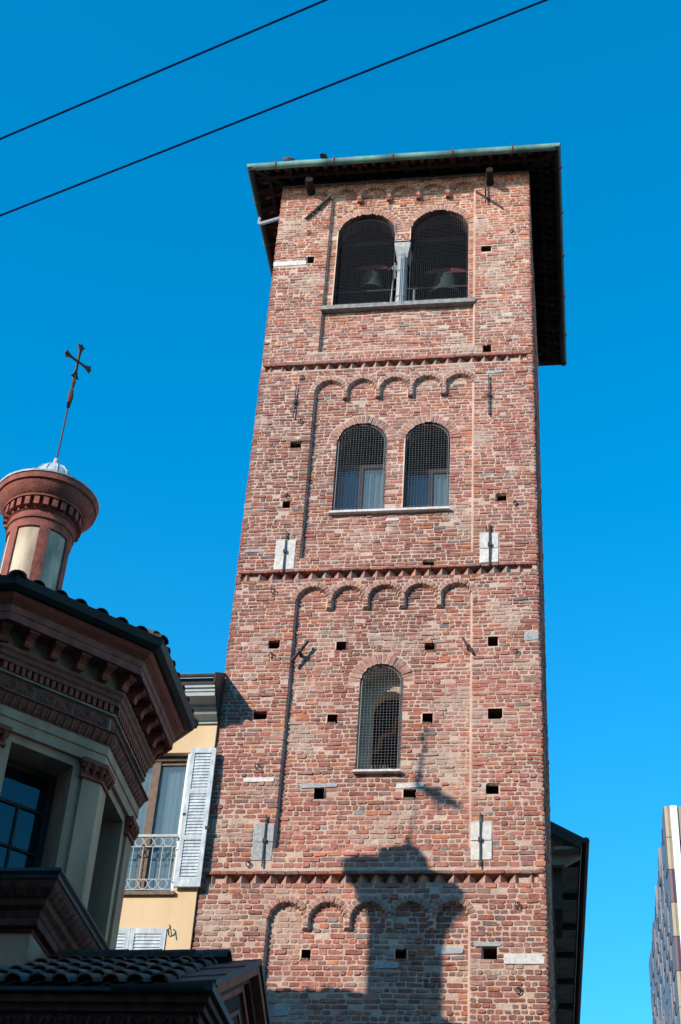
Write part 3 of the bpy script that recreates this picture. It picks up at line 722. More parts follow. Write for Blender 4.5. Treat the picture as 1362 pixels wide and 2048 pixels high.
# drum roof
mb = MB(); ZR = 12.70; RS = .50
octring(mb, [(2.66, ZR), (.5, ZR + 2.16 * RS)], cap1=True); octring(mb, [(2.66, ZR), (2.66, ZR - .05), (2.1, ZR - .06)]); cp(mb, 'drum_roof', 'woodred')
def tcol(r=R, dark=1.0):
    c = r.choice([(.20, .085, .065), (.15, .08, .07), (.26, .10, .07), (.12, .10, .095), (.17, .11, .09)]); k = r.uniform(.6, 1.1) * dark; return (c[0] * k, c[1] * k, c[2] * k)
mb = MB()
def halftile(mb, A, B, up, side, ra, rb, th=.018, n=6, col=None):
    """curved cover tile from A (eave end) to B, open underside, with real thickness"""
    A, B, up, side = Vector(A), Vector(B), Vector(up), Vector(side)
    rg = []
    for P, r_ in ((A, ra), (B, rb)):
        o = [P + side * (r_ * cos(pi * i / n)) + up * (r_ * .85 * sin(pi * i / n)) for i in range(n + 1)]
        q = [P + side * ((r_ - th) * cos(pi * i / n)) + up * ((r_ - th) * .85 * sin(pi * i / n)) for i in range(n, -1, -1)]
        rg.append(o + q)
    mb.rings(rg, col=col)
for a in FAC:
    X = fx(a); t = -1.05; inv = Vector(X((0, 0, 0)))
    upn = (Vector(X((0, RS, 1))) - Vector(X((0, 0, 0)))).normalized(); sd_ = (Vector(X((1, 0, 0))) - inv).normalized()
    for i in range(8):
        t = -1.05 + .30 * i; n1 = 2.52; n0 = max(abs(t) / T22 + .05, .55)
        if n0 > n1 - .1: n0 = n1 - .15
        k = n1 + .02; first = True
        zf = lambda n_: ZR + (2.66 * C22 - n_) * RS * 1.0 / 1.0
        while k > n0:
            e = max(n0, k - .40); j = R.uniform(-.012, .012)
            halftile(mb, X((t + j, k, zf(k) + .055)), X((t, e - .05, zf(e - .05) + .02)), upn, sd_, .105, .085, col=tcol(dark=.8))
            k = e - .001
for k in range(8):
    ar = pi / 8 + k * pi / 4; d = Vector((cos(ar), sin(ar), 0)); s = Vector((-sin(ar), cos(ar), 0)); rr_ = 2.68
    while rr_ > .6:
        e = max(.55, rr_ - .38); P = lambda q: Vector((OX, OY, ZR + (2.66 - q) * RS * .93 + .09)) + d * q
        halftile(mb, P(rr_), P(e), (0, 0, 1), s, .12, .10, col=tcol(dark=.8)); rr_ = e
cp(mb, 'drum_roof_tiles', 'tile', fix=False)
# lantern
LX, LY = -1.50, -5.85
mb = MB(); NS = 6
mb.lathe([(.445, 13.2), (.445, 15.36)], (LX, LY), 48, cap1=True); lant = cp(mb, 'lantern', 'palecream', smooth=True, label='slim round lantern turret with cream panels and red pilasters')
def LB(mb, name, m, smooth=False, fix=True): return mb.build(name, m, lant, smooth, None, fix)
mb = MB(); a0 = atan2(-23.477 - LY, 6.042 - LX)
for k in range(NS):
    ac = a0 + .095 + k * pi / 3
    for (h0, z0, z1, r1) in ((.16, 13.2, 15.18, .475),):
        n = 5; rg = []
        for z in (z0, z1): rg.append([(LX + r1 * cos(ac - h0 + 2 * h0 * i / n), LY + r1 * sin(ac - h0 + 2 * h0 * i / n), z) for i in range(n + 1)] + [(LX + .44 * cos(ac + h0 - 2 * h0 * i / n), LY + .44 * sin(ac + h0 - 2 * h0 * i / n), z) for i in range(n + 1)])
        mb.rings(rg)
mb.lathe([(.44, 15.16), (.475, 15.17), (.475, 15.30), (.50, 15.315), (.50, 15.36), (.478, 15.38), (.478, 15.44), (.51, 15.46), (.44, 15.47)], (LX, LY), 48)
LB(mb, 'pilasters', 'redpaint')
mb = MB()
mb.lathe([(.44, 15.46), (.50, 15.47), (.50, 15.63)], (LX, LY), 40)
for k in range(26):
    ac = 2 * pi * k / 26; h = .075
    mb.rings([[(LX + r_ * cos(ac + s), LY + r_ * sin(ac + s), z) for r_, s in ((.49, -h), (.575, -h * .9), (.575, h * .9), (.49, h))] for z in (15.49, 15.63)])
mb.lathe([(.49, 15.63), (.595, 15.632), (.595, 15.66), (.62, 15.68), (.66, 15.73), (.70, 15.80), (.715, 15.84), (.745, 15.85), (.755, 15.93), (.70, 15.96), (.3, 16.0)], (LX, LY), 48)
LB(mb, 'cornice', 'redpaint', smooth=True)
mb = MB(); mb.lathe([(.70, 15.93), (.77, 15.945), (.775, 15.97), (.60, 16.02), (.40, 16.10), (.335, 16.16), (.335, 16.20), (.325, 16.30), (.285, 16.43), (.21, 16.54), (.12, 16.61), (.05, 16.66), (.04, 16.78), (.0, 16.80)], (LX, LY), 32)
for k in range(12):
    a = 2 * pi * k / 12; mb.tube([(LX + r_ * cos(a), LY + r_ * sin(a), z) for r_, z in ((.77, 15.98), (.60, 16.03), (.40, 16.11), (.34, 16.17), (.328, 16.30), (.288, 16.435), (.212, 16.545), (.12, 16.615))], .010, 5)
LB(mb, 'lead_cap', 'zinc', smooth=True, fix=False)
mb = MB(); B0 = Vector((LX, LY, 16.7)); B1 = Vector((-1.44, -5.99, 18.45))
L_ = lambda q: B0 + (B1 - B0) * q
mb.tube([L_(0), L_(.6)], .014, 8); mb.tube([L_(.6), L_(.62), L_(.64)], [.02, .032, .02], 8); mb.tube([L_(.62), L_(.72), L_(.8)], [.028, .05, .03], 8); mb.tube([L_(.78), L_(.86), L_(.87)], [.022, .022, .034], 8)
mb.tube([L_(.84), L_(.96)], .028, 8)
for q, s in ((.70, -1), (.80, -1), (.78, 1)): mb.tube([L_(q), L_(q + .12) + Vector((s * .035, 0, 0))], [.012, .004], 5)
sp_ = LB(mb, 'spire_rod', 'rustiron')
mb = MB(); U = (B1 - B0).normalized(); cc = B1 + U * .22; T = Vector((.515, .857, 0)); T = (T - U * T.dot(U)).normalized(); Nn = U.cross(T); th = .012
for dv, ln in ((U, .31), (-U, .31), (T, .25), (-T, .25)):
    sv = Nn.cross(dv).normalized()
    P = [(0, -.028), (ln * .55, -.035), (ln * .82, -.075), (ln * 1.02, -.14), (ln * .98, -.06), (ln * 1.12, -.02), (ln * 1.12, .02), (ln * .98, .06), (ln * 1.02, .14), (ln * .82, .075), (ln * .55, .035), (0, .028)]
    P = [(a, b * .54) for a, b in P]
    for s0 in (1,):
        A = [cc + dv * a + sv * b - Nn * th for a, b in P]; Bq = [cc + dv * a + sv * b + Nn * th for a, b in P]
        m_ = len(P)
        for i in range(m_ // 2 - 0):
            j = m_ - 1 - i; 
            if i + 1 < j - 0 and i + 1 <= m_ // 2 - 1:
                for Q, rev in ((A, 0), (Bq, 1)): mb.face([Q[i], Q[i + 1], Q[j - 1], Q[j]] if not rev else [Q[j], Q[j - 1], Q[i + 1], Q[i]])
        for i in range(m_ - 1): mb.face([A[i], A[i + 1], Bq[i + 1], Bq[i]])
LB(mb, 'cross', 'rustiron', fix=False)
# square base block with cornice
def sqring(mb, prof, cap0=False, cap1=False):
    mb.rings([[(OX + s * r_, OY + t * r_, z) for s, t in ((-1, -1), (1, -1), (1, 1), (-1, 1))] for r_, z in prof], cap0=cap0, cap1=cap1)
mb = MB(); sqring(mb, [(1.6, 9.12), (2.12, 9.06), (2.13, 9.02), (2.10, 8.99), (2.09, 8.95), (1.9, 8.945)], cap0=True); cp(mb, 'block_flashing', 'darkcopper')
mb = MB(); sqring(mb, [(1.9, 8.95), (2.075, 8.945), (2.05, 8.86), (2.0, 8.80), (1.96, 8.77), (1.955, 8.70), (1.90, 8.66), (1.88, 8.60), (1.80, 8.59)])
for s in range(4):
    an = s * pi / 2
    for i in range(26):
        t = -1.95 + 3.9 * (i + .5) / 26
        X = lambda p, an=an: (OX + p[1] * cos(an) - p[0] * sin(an), OY + p[1] * sin(an) + p[0] * cos(an), p[2])
        mb.rings([[X((t - .05, 1.97, 8.79)), X((t, 2.0, 8.78)), X((t + .05, 1.97, 8.79))], [X((t - .03, 2.05, 8.88)), X((t, 2.075, 8.88)), X((t + .03, 2.05, 8.88))]])
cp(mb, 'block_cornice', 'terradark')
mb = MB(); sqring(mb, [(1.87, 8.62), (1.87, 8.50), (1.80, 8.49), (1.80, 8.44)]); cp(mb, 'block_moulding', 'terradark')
mb = MB(); sqring(mb, [(1.79, 8.60), (1.79, 5.0)]); cp(mb, 'block_wall', 'cream')
# arm with tiled roof and pediment
GX, RY, RZ, EY, EZ = 2.52, -7.06, 8.30, -9.08, 7.26
SL = (RZ - EZ) / (RY - EY); BY = 2 * RY - EY
mb = MB()
XL = -5.0
mb.rings([[(x, EY, EZ), (x, EY, EZ - .06), (x, BY, EZ - .06), (x, BY, EZ), (x, RY, RZ)] for x in (XL, GX - .12)]); cp(mb, 'arm_roof', 'woodred')
mb = MB(); rt = random.Random(3)
x = XL + .2; nrm = Vector((0, -SL, 1)).normalized(); nrm2 = Vector((0, SL, 1)).normalized()
while x < GX - .42:
    y = EY - .03; k = 0
    while y < RY - .2:
        e = min(y + .36, RY - .08); dx = rt.uniform(-.015, .015); zz = lambda q: EZ + (q - EY) * SL
        if not (x < .12 and y > -8.05):
            halftile(mb, (x + dx, y, zz(y) + .07), (x, e + .05, zz(e + .05) + .03), nrm, (1, 0, 0), .105 * rt.uniform(.93, 1.05), .088, col=tcol(rt, 1.7))
            mb.face([(x + .07, y, zz(y) + .02), (x + .18, y, zz(y) + .02), (x + .18, e, zz(e) + .02), (x + .07, e, zz(e) + .02)], col=tcol(rt, .35))
        y = e - .0
    y = BY
    while y > RY + .2:
        e = max(y - .36, RY + .12); zz = lambda q: EZ + (BY - q) * SL
        halftile(mb, (x, y, zz(y) + .07), (x, e - .05, zz(e) + .04), nrm2, (1, 0, 0), .105, .088, col=tcol(rt, 1.7)); y = e
    x += .245
x = XL
while x < GX - .45:
    if x > -.0: halftile(mb, (x + .42, RY, RZ + .04 + rt.uniform(-.01, .012)), (x, RY, RZ + .055), (0, 0, 1), (0, 1, 0), .17, .15, col=tcol(rt, .8))
    x += .38
cp(mb, 'arm_roof_tiles', 'tile', fix=False)
# verge: copper covered raking cornice
mb = MB()
for (y0, z0) in ((EY - .02, EZ), (BY + .02, EZ)):
    nsg = 1 if y0 < RY else -1
    n = 5
    for i in range(n):
        a, b = i / n, (i + 1) / n + .004
        p = lambda q: (y0 + (RY - y0) * q, z0 + (RZ - z0) * q)
        (ya, za), (yb, zb) = p(a), p(b); lift = .012 * (i % 2)
        mb.rings([[(GX - .48, ya, za + .05 + lift), (GX + .10, ya, za + .09 + lift), (GX + .10, ya, za + .03), (GX - .48, ya, za + .0)], [(GX - .48, yb, zb + .05 + lift), (GX + .10, yb, zb + .09 + lift), (GX + .10, yb, zb + .03), (GX - .48, yb, zb + .0)]])
cp(mb, 'verge_flashing', 'darkcopper')
def rake(name, m, x0, x1, d0, d1, label=None):
    mb = MB()
    for y0, s in ((EY + .14, 1), (BY - .14, -1)):
        q = .14 * SL; mb.rings([[(x0, y0, EZ - d0 + q), (x1, y0, EZ - d0 + q), (x1, y0, EZ - d1 + q), (x0, y0, EZ - d1 + q)], [(x0, RY, RZ - d0), (x1, RY, RZ - d0), (x1, RY, RZ - d1), (x0, RY, RZ - d1)]])
    return cp(mb, name, m)
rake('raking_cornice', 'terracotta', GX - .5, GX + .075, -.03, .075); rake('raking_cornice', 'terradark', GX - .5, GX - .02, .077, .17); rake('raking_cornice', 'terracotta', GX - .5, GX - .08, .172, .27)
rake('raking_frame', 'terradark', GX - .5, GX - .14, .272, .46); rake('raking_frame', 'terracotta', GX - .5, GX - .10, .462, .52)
mb = MB(); xw = GX - .22
mb.rings([[(x, EY + .3, 2), (x, BY - .3, 2), (x, BY - .3, EZ), (x, RY, RZ - .15), (x, EY + .3, EZ)] for x in (XL, xw)]); cp(mb, 'arm_wall', 'yellow')
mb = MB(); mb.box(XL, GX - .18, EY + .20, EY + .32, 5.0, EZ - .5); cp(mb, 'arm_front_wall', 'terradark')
mb = MB()
def estep(n0, n1, z0, z1, xr=0):   # front eave entablature and its short return round the corner
    mb.box(XL, GX + xr, EY - n0, EY + .3, z0, z1); mb.box(GX - .3, GX + xr + .001, EY + .3, EY + 1.05, z0, z1)
estep(.03, 0, EZ - .14, EZ - .07, .05); estep(-.02, 0, EZ - .21, EZ - .142, .0); estep(-.07, 0, EZ - .36, EZ - .212, -.05); estep(-.05, 0, EZ - .42, EZ - .362, -.03); estep(-.12, 0, EZ - .62, EZ - .422, -.10); estep(-.10, 0, EZ - .66, EZ - .622, -.08); estep(-.15, 0, EZ - 1.2, EZ - .662, -.14)
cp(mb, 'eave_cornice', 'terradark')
mb = MB(); x = XL
while x < GX - .1:
    mb.tube([(x + .08 * cos(pi * q / 8), EY + .06, EZ - .35 + .10 * sin(pi * q / 8)) for q in range(9)], .014, 5); mb.tube([(x, EY + .06, EZ - .35), (x, EY + .04, EZ - .29), (x, EY + .055, EZ - .25)], [.015, .03, .01], 6)
    x += .20
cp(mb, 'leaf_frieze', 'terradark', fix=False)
mb = MB()
n = 8; rg = []
for x in (1.62, GX + .02):
    rg.append([(x, EY - .05 - .075 * cos(pi * i / n), EZ + .0 - .07 * sin(pi * i / n)) for i in range(n + 1)] + [(x, EY - .05 + .066 * cos(pi * i / n), EZ + .002 - .06 * sin(pi * i / n)) for i in range(n + 1)])
mb.rings(rg)
mb.rings([[(GX + .02, EY - .13, EZ + .02), (GX + .10, EY - .13, EZ + .02), (GX + .10, EY - .13, EZ - .06), (GX + .02, EY - .13, EZ - .06)], [(GX + .02, EY + 1.05, EZ + .02), (GX + .10, EY + 1.05, EZ + .02), (GX + .10, EY + 1.05, EZ - .06), (GX + .02, EY + 1.05, EZ - .06)]])
mb.box(XL, 1.62, EY - .08, EY, EZ - .05, EZ - .01)
cp(mb, 'eave_gutter', 'darkcopper')

# ------------------------------------------------------------------ yellow apartment house on the left
house = thing('apartment_house', 'yellow rendered apartment house with grey cornice joined to the tower', 'house')
HY = -.05
WX = [-1.62 - 3.4 * k for k in range(4)]      # left jamb of each window bay
def hole_wall(mb, x0, x1, z0, z1, y0, y1, rects):
    zs = sorted({z0, z1, *[r[2] for r in rects], *[r[3] for r in rects]})
    for a, b in zip(zs, zs[1:]):
        cuts = sorted([(r[0], r[1]) for r in rects if r[2] <= a and r[3] >= b]); x = x0
        for c0, c1 in cuts:
            if c0 > x: mb.box(x, c0, y0, y1, a, b)
            x = c1
        if x < x1: mb.box(x, x1, y0, y1, a, b)
mb = MB(); rects = [(w, w + 1.20, 12.42, 15.0) for w in WX] + [(w + .0, w + 1.2, 9.48, 11.78) for w in WX]
hole_wall(mb, -40, -.012, 0, 15.56, HY, .35, rects); mb.box(-40, -.02, .35, 10, 0, .5); 
wall = mb.build('wall', 'yellow', house)
mb = MB()
P = [(-.05, 15.55), (-.09, 15.55), (-.09, 15.59), (-.13, 15.60), (-.22, 15.66), (-.26, 15.72), (-.26, 15.735), (-.29, 15.735), (-.29, 15.79), (-.34, 15.80), (-.50, 15.845), (-.52, 15.85), (-.52, 15.925), (-.54, 15.93), (-.54, 15.985), (-.57, 15.99), (-.57, 16.04), (-.60, 16.05), (.3, 16.10), (.3, 15.55)]
mb.rings([[(x, y, z) for y, z in P] for x in (-40, .0)]); mb.build('cornice', 'greypaint', house)
mb = MB(); n = 8
mb.rings([[(x, -.60 - .085 * cos(pi * i / n), 16.20 - .10 * sin(pi * i / n)) for i in range(n + 1)] + [(x, -.60 + .08 * cos(pi * i / n), 16.205 - .095 * sin(pi * i / n)) for i in range(n + 1)] for x in (-40, -.02)])
mb.build('gutter', 'darkcopper', house)
mb = MB(); mb.rings([[(.0, -.69, 16.22), (.022, -.69, 16.22), (.022, -.69, 16.02), (.0, -.69, 16.02)], [(.0, -.02, 16.62), (.022, -.02, 16.62), (.022, -.02, 16.02), (.0, -.02, 16.02)]])
mb.rings([[(x, y, z) for y, z in [(-.60, 16.03), (-.30, 15.74), (-.11, 15.56), (-.02, 15.56), (-.02, 16.05)]] for x in (.002, .018)])
mb.build('cornice_end', 'darkcopper', house)
mb = MB(); mb.rings([[(x, -.66, 16.22), (x, 4, 18.6), (x, 4, 18.5), (x, -.66, 16.12)] for x in (-40, -.02)]); mb.build('roof', 'zinc', house)
def shutter(w, h, name, parent, x, y, z, flip=1, panels=3, mm='shutter'):
    mb = MB(); f = .075; th = .045
    mb.box(0, f, 0, th, 0, h); mb.box(w - f, w, 0, th, 0, h); mb.box(f, w - f, .002, th - .002, 0, .17); mb.box(f, w - f, .002, th - .002, h - .09, h)
    for i in range(1, panels): zc = h * i / panels - .02; mb.box(f, w - f, .002, th - .002, zc, zc + .085)
    z_ = .19
    while z_ < h - .12:
        mb.rings([[(xx, .008, z_), (xx, .014, z_ - .002), (xx, .032, z_ + .060), (xx, .026, z_ + .062)] for xx in (f, w - f)]); z_ += .058
    o = mb.build(name, mm, parent); o.location = (x, y, z)
    if flip < 0: o.scale = (1, 1, 1)
    hb = MB(); hb.box(w - .03, w + .03, -.012, .0, h * .40, h * .40 + .05); hb.box(.0, .05, -.01, .0, h * .5, h * .5 + .04)
    hb.build('hinge', 'iron', o)
    return o
for k, w in enumerate(WX):
    # tall upper window
    mb = MB(); y = .10
    for a, b, q in ((w, w + .06, 0), (w + .53, w + .67, -.02), (w + 1.14, w + 1.2, 0)): mb.box(a, b, y + q, y + .07, 12.42, 14.90)
    mb.box(w + .06, w + 1.14, y + .002, y + .068, 14.84, 14.90); mb.box(w + .06, w + 1.14, y + .002, y + .068, 12.42, 12.5)
    win = mb.build('window', 'framewood', house)
    mb = MB(); mb.box(w + .0, w + 1.2, .06, .33, 14.90, 15.0); mb.build('roller_box', 'darkgrey', win)
    mb = MB(); mb.box(w + 1.165, w + 1.2, -.045, .10, 12.44, 14.98); mb.box(w + 1.13, w + 1.15, .06, .10, 12.5, 14.9); mb.build('side_guide', 'white', win)
    mb = MB(); mb.box(w + .05, w + .54, y + .03, y + .036, 12.45, 14.86); mb.box(w + .66, w + 1.15, y + .03, y + .036, 12.45, 14.86); mb.build('pane', 'glass', win)
    mb = MB(); pts = [(w + .04 + 1.12 * i / 90, y + .13 + .006 * sin(i * .8) + .008 * sin(i * .23)) for i in range(91)]
    mb.rings([[(a, b, z) for a, b in pts] for z in (12.42, 14.9)], closed=False, cap0=False, cap1=False); mb.build('curtain', 'curtain', win, smooth=True, fix=False)
    mb = MB(); mb.box(w - .02, w + 1.22, .30, .34, 12.4, 15.0); mb.build('backing', 'innerdark', win)
    mb = MB(); mb.box(w - .05, w + 1.25, HY - .06, .1, 12.36, 12.42); mb.build('window_sill', 'framewood', win)
    # balcony railing
    mb = MB(); y = HY - .05
    mb.box(w - .03, w + 1.19, y - .02, y + .02, 13.38, 13.425)
    mb.box(w - .03, w + 1.19, y - .008, y + .008, 13.20, 13.212); mb.box(w - .03, w + 1.19, y - .008, y + .008, 12.62, 12.632); mb.box(w - .03, w + 1.19, y - .01, y + .01, 12.44, 12.455)
    x = w + .05
    while x < w + 1.18:
        for zc in (13.295, 12.54): mb.tube([(x + .074 * cos(q), y, zc + .08 * sin(q)) for q in [2 * pi * i / 14 for i in range(15)]], .009, 5)
        x += .165
    x = w + .05 - .0825 + .0825
    x = w + .13
    while x < w + 1.18: mb.tube([(x, y, 12.63), (x, y, 13.20)], .008, 6); x += .165
    mb.build('railing', 'ironpaint', house, fix=False)
    shutter(.44, 2.55, 'shutter', house, w + 1.23, -.145, 12.48)
    shutter(.44, 2.55, 'shutter', house, w - .47, -.145, 12.48)
    # closed louvred shutters of the storey below
    lw = MB(); lw.box(w + .0, w + 1.2, .28, .34, 9.48, 11.78); lw.box(w - .03, w + 1.23, HY - .03, .1, 9.42, 9.48); lwin = lw.build('lower_window', 'darkframe', house)
    shutter(.59, 2.3, 'louvred_shutter', lwin, w + .005, -.07, 9.50, mm='shutter'); shutter(.59, 2.3, 'louvred_shutter', lwin, w + .60, -.07, 9.50, mm='shutter')
    hk = MB(); hk.tube([(w + 1.24, -.07, 11.68), (w + 1.24, -.14, 11.74), (w + 1.27, -.14, 11.80), (w + 1.24, -.12, 11.83)], .012, 5); hk.tube([(w + 1.27, -.14, 11.78), (w + 1.30, -.14, 11.66)], .01, 5); hk.build('shutter_catch', 'iron', lwin)
mb = MB(); mb.box(-40, -.05, 9.5, 9.9, 0, 18.5); mb.build('rear_wall', 'yellow', house)

# ------------------------------------------------------------------ dark house behind the tower on the right
dh = thing('eaves_house', 'shaded old house with deep dark eaves behind the tower on its right', 'house')
EV = [(6.265, 7.0), (5.927, 17.6)]
dd = Vector((EV[1][0] - EV[0][0], EV[1][1] - EV[0][1], 0)).normalized(); en = Vector((dd.y, -dd.x, 0))
def XD(s, n, z): p = Vector((EV[0][0], EV[0][1], 0)) + dd * s + en * n; return (p.x, p.y, z)
LD = 30; Z0 = 16.87
mb = MB()
def dbox(mb, s0, s1, n0, n1, z0, z1): mb.rings([[XD(s0, n0, z), XD(s1, n0, z), XD(s1, n1, z), XD(s0, n1, z)] for z in (z0, z1)])
dbox(mb, .5, LD, -6, -.62, 0, 16.75); mb.build('wall', 'darkgrey', dh)
mb = MB()
mb.rings([[XD(s, -.62, 16.62), XD(s, -.06, 16.66), XD(s, -.06, 16.70), XD(s, -.62, 16.70)] for s in (.06, LD)]); mb.build('soffit', 'soffit', dh)
mb = MB(); mb.rings([[XD(s, .0, Z0), XD(s, -.06, Z0 - .22), XD(s, -.08, Z0 - .22), XD(s, -3.5, Z0 + 1.75), XD(s, -3.5, Z0 + 1.98)] for s in (.0, LD)])
mb.build('roof', 'darkbrown', dh)
mb = MB()
mb.rings([[XD(s, -.05, 16.60), XD(s, -3.5, 18.6), XD(s, -3.5, 16.4), XD(s, -.4, 16.4)] for s in (.3, .45)]); mb.build('gable', 'soffit', dh)
for i in range(9): mb = MB(); x = .6 + i * 1.6; dbox(mb, x, x + .10, -.60, -.10, 16.53, 16.64); mb.build('eave_bracket', 'wood', dh)
mb = MB(); mb.tube([XD(s, .05, Z0 - .05) for s in (0.02, LD)], .075, 8); mb.build('gutter', 'darkbrown', dh)
mb = MB(); dbox(mb, .7, 2.2, -.62, -.45, 15.6, 16.6); mb.build('bay_panel', 'darkgrey', dh)
for s0 in (4.0, 8.6, 13.2):
    for zz in (12.7, 9.4):
        mb = MB(); dbox(mb, s0, s0 + 1.1, -.66, -.60, zz, zz + 2.3); wn = mb.build('window', 'innerdark', dh)
        for s1 in (s0 - .62, s0 + 1.12):
            mb = MB(); 
            dbox(mb, s1, s1 + .06, -.60, -.55, zz, zz + 2.3); dbox(mb, s1 + .54, s1 + .6, -.60, -.55, zz, zz + 2.3); z_ = zz + .03
            while z_ < zz + 2.25: dbox(mb, s1 + .06, s1 + .54, -.595, -.56, z_, z_ + .03); z_ += .07
            mb.build('shutter', 'darkbrown', wn)
mb = MB(); dbox(mb, .5, LD, -.62, -.56, 12.2, 12.35); mb.build('string_course', 'soffit', dh)

# ------------------------------------------------------------------ modern clad building far right
mo_ = thing('modern_building', 'tall modern building clad in slate, purple and beige panels at the right edge', 'building')
CX, CY, CH = 9.093, 25.0, 27.02
dv = Vector((8.909 - 9.093, 13.17, 0)).normalized(); nv = Vector((-dv.y, dv.x, 0))   # along left face, outwards
dr = Vector((1, .10, 0)).normalized(); nr = Vector((dr.y, -dr.x, 0))
def XM(s, n, z): p = Vector((CX, CY, 0)) + dv * s + nv * n; return (p.x, p.y, z)
def XN(s, n, z): p = Vector((CX, CY, 0)) + dr * s + nr * n; return (p.x, p.y, z)
LF = 13.17
mb = MB(); mb.rings([[XM(0.1, -.12, z), XM(LF, -.12, z), tuple(Vector(XM(LF, -.12, z)) + dr * 14), tuple(Vector(XM(0.1, -.12, z)) + dr * 14)] for z in (0, CH - .05)]); mb.build('wall', 'darkgrey', mo_)
rm = random.Random(4)
slate, edges, gaps = MB(), MB(), MB()
pw, ph = 1.02, 1.15; col_i = 0; s = 0.02
while s < LF - .2:
    z = CH - (col_i % 3) * ph / 3; e = min(s + pw - .04, LF)
    z_top = CH - .01
    while z > 5:
        z1 = min(z, z_top); z0 = max(z - ph + .05, 5)
        tl = rm.uniform(.02, .04); tr = rm.uniform(.035, .06)
        slate.rings([[XM(s, tl, z0), XM(s, tl, z1), XM(s, -.11, z1), XM(s, -.11, z0)], [XM(e, tr, z0 + .12), XM(e, tr, z1 - .0), XM(e, -.11, z1), XM(e, -.11, z0)]])
        for M_, q0, q1, off in ((edges, 0.0, 1.0, 0.0), (gaps, rm.uniform(-.05, .2), rm.uniform(.4, .62), .03)):
            if rm.random() < .42: continue
            za, zb = z1 - (z1 - z0) * q1, z1 - (z1 - z0) * q0
            w0 = .02 if M_ is edges else .03
            pj = .075 if M_ is edges else .07
            if s > .5: M_.rings([[XM(s - w0 - off, -.1, za), XM(s - w0 - off, pj, za), XM(s - off, pj, za), XM(s - off, -.1, za)], [XM(s - w0 - off, -.1, zb), XM(s - w0 - off, pj, zb), XM(s - off, pj, zb), XM(s - off, -.1, zb)]])
        z -= ph
    s += pw; col_i += 1
slate.build('slate_cladding', 'pslate', mo_); edges.build('panel_edges', 'pedge', mo_); gaps.build('dark_gap_strips', 'darkcopper', mo_)['kind'] = 'stuff'  # gaps: dark strips put in for the shade of open panel gaps
seq = ['pbeige', 'pbeige', 'ppurple', 'pbeige', 'ppurple', 'pbeige', 'pbeige', 'pbeige', 'ppurple', 'pbeige']
byc = {}
z = CH
for i in range(18):
    m = seq[i % len(seq)]; byc.setdefault(m, MB()).rings([[XN(a, b, q) for a, b in ((.0, .0), (.09, .03), (.185, .0), (.185, -.1), (.0, -.1))] for q in (z - 1.13, z - .012)]); z -= 1.14
w_ = MB(); w_.rings([[XN(a, b, q) for a, b in ((.19, .06), (.41, .06), (.41, -.1), (.19, -.1))] for q in (5, CH + .0)]); w_.build('corner_strip', 'pwhite', mo_)
seq2 = ['pbeige', 'ppurple', 'pgreen', 'pbeige', 'pbeige', 'pgreen', 'ppurple', 'pbeige']
hts = [1.24, 1.33, .66, .66, 1.2, .66, 1.3]
for c in range(9):
    z = CH - .01; i = c * 3 if c else 0; x = .42 + c * 1.3
    while z > 5:
        h = hts[i % len(hts)]; m = seq2[i % len(seq2)]
        byc.setdefault(m, MB()).rings([[XN(a, b, q) for a, b in ((x, .0), (x + 1.285, .0), (x + 1.285, -.1), (x, -.1))] for q in (z - h + .012, z)]); z -= h; i += 1
for m, b in byc.items(): b.build({'pbeige': 'beige_panels', 'ppurple': 'purple_panels', 'pgreen': 'sage_panels'}[m], m, mo_)

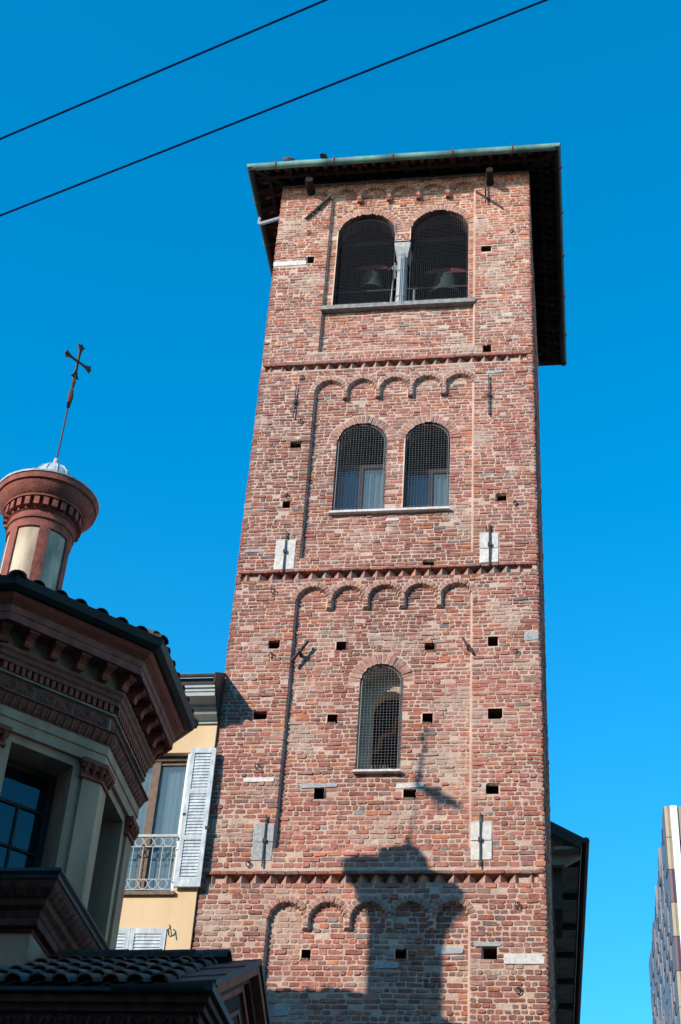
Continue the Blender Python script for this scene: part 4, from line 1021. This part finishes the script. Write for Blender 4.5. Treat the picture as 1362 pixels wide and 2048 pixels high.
# ------------------------------------------------------------------ street, opposite houses (they shade the street), cables
mb = MB(); mb.box(-600, 600, -600, 600, -.5, 0); o = mb.build('ground', 'slab'); structure(o)
mb = MB(); mb.box(-60, 60, -27.5, -19.5, .002, .006); o = mb.build('road', 'asphalt'); structure(o)
op = thing('street_houses', 'long rendered house row across the street behind the camera', 'house', loc=(0, -36, 0))
HB = 13.2 + (32 - 8.4) * tan(SUN_EL) / cos(SUN_AZ)
mb = MB(); rects = [(-58 + 3.2 * i, -56.8 + 3.2 * i, 1 + 3.9 * j, 3.3 + 3.9 * j) for i in range(36) for j in range(6)]
hole_wall(mb, -60, 60, 0, HB - .5, 3.6, 4.0, rects); mb.box(-60, 60, -4, -3.5, 0, HB - .5); mb.box(-60, -59.5, -3.5, 3.6, 0, HB - .5); mb.box(59.5, 60, -3.5, 3.6, 0, HB - .5); mb.box(-59.5, 59.5, 3.2, 3.4, 0, HB - .6); mb.build('wall', 'farwall', op)
mb = MB(); mb.box(-60.5, 60.5, -4.5, 4.0, HB - .5, HB); mb.build('roof', 'woodred', op)
def cable(P, Q, sag, label):
    mb = MB(); P, Q = Vector(P), Vector(Q); n = 60
    pts = [P.lerp(Q, i / n) - Vector((0, 0, sag * 4 * (i / n) * (1 - i / n))) for i in range(n + 1)]
    mb.tube(pts, .0105, 8); o = mb.build('overhead_cable', 'cable', smooth=True, fix=False); tag(o, label, 'cable', 'cables strung over the street'); return o
def along(p, q, x, z): t = (x - p[0]) / (q[0] - p[0]); return (x, p[1] + (q[1] - p[1]) * t, z)
a, b = (1.103, -14.759), (4.241, -15.919)
cable(along(a, b, -38.9, 13.6), along(a, b, 47.7, 13.6), .62, 'upper of two dark cables crossing the sky, ending higher at the left edge')
a, b = (.825, -13.86), (6.044, -15.752)
cable(along(a, b, -37.2, 13.6), along(a, b, 50.8, 13.6), .62, 'lower of two dark cables crossing the sky, nearer the tower roof')
# a gull added out of view to cast the blob shadow on the tower
gl = thing('shadow_gull', 'gull with spread wings, added out of view to cast a blob shadow on the tower', 'bird', loc=(-4.06, -9.5, 19.63)); gl.rotation_euler = (0.5, -.55, .9)
mb = MB(); mb.tube([(-.20, 0, 0), (-.08, 0, 0), (.08, 0, 0), (.17, 0, .01), (.23, 0, 0)], [.03, .055, .065, .035, .008], 10)
mb.build('body', 'feather', gl, smooth=True)
for s in (-1, 1):
    mb = MB(); rg = []
    for q, w, z in ((0, .17, 0), (.14, .16, .05), (.27, .12, .06), (.36, .05, .03)): rg.append([(.06 - q * .25 + w * .5, s * q, z), (.06 - q * .25, s * q, z + .012), (.06 - q * .25 - w, s * q, z)])
    mb.rings(rg); mb.build('wing', 'feather', gl)
mb = MB(); mb.rings([[(-.16, -.02, 0), (-.16, .02, 0), (-.16, 0, .01)], [(-.30, -.07, 0), (-.30, .07, 0), (-.30, 0, .01)]]); mb.build('tail', 'feather', gl)
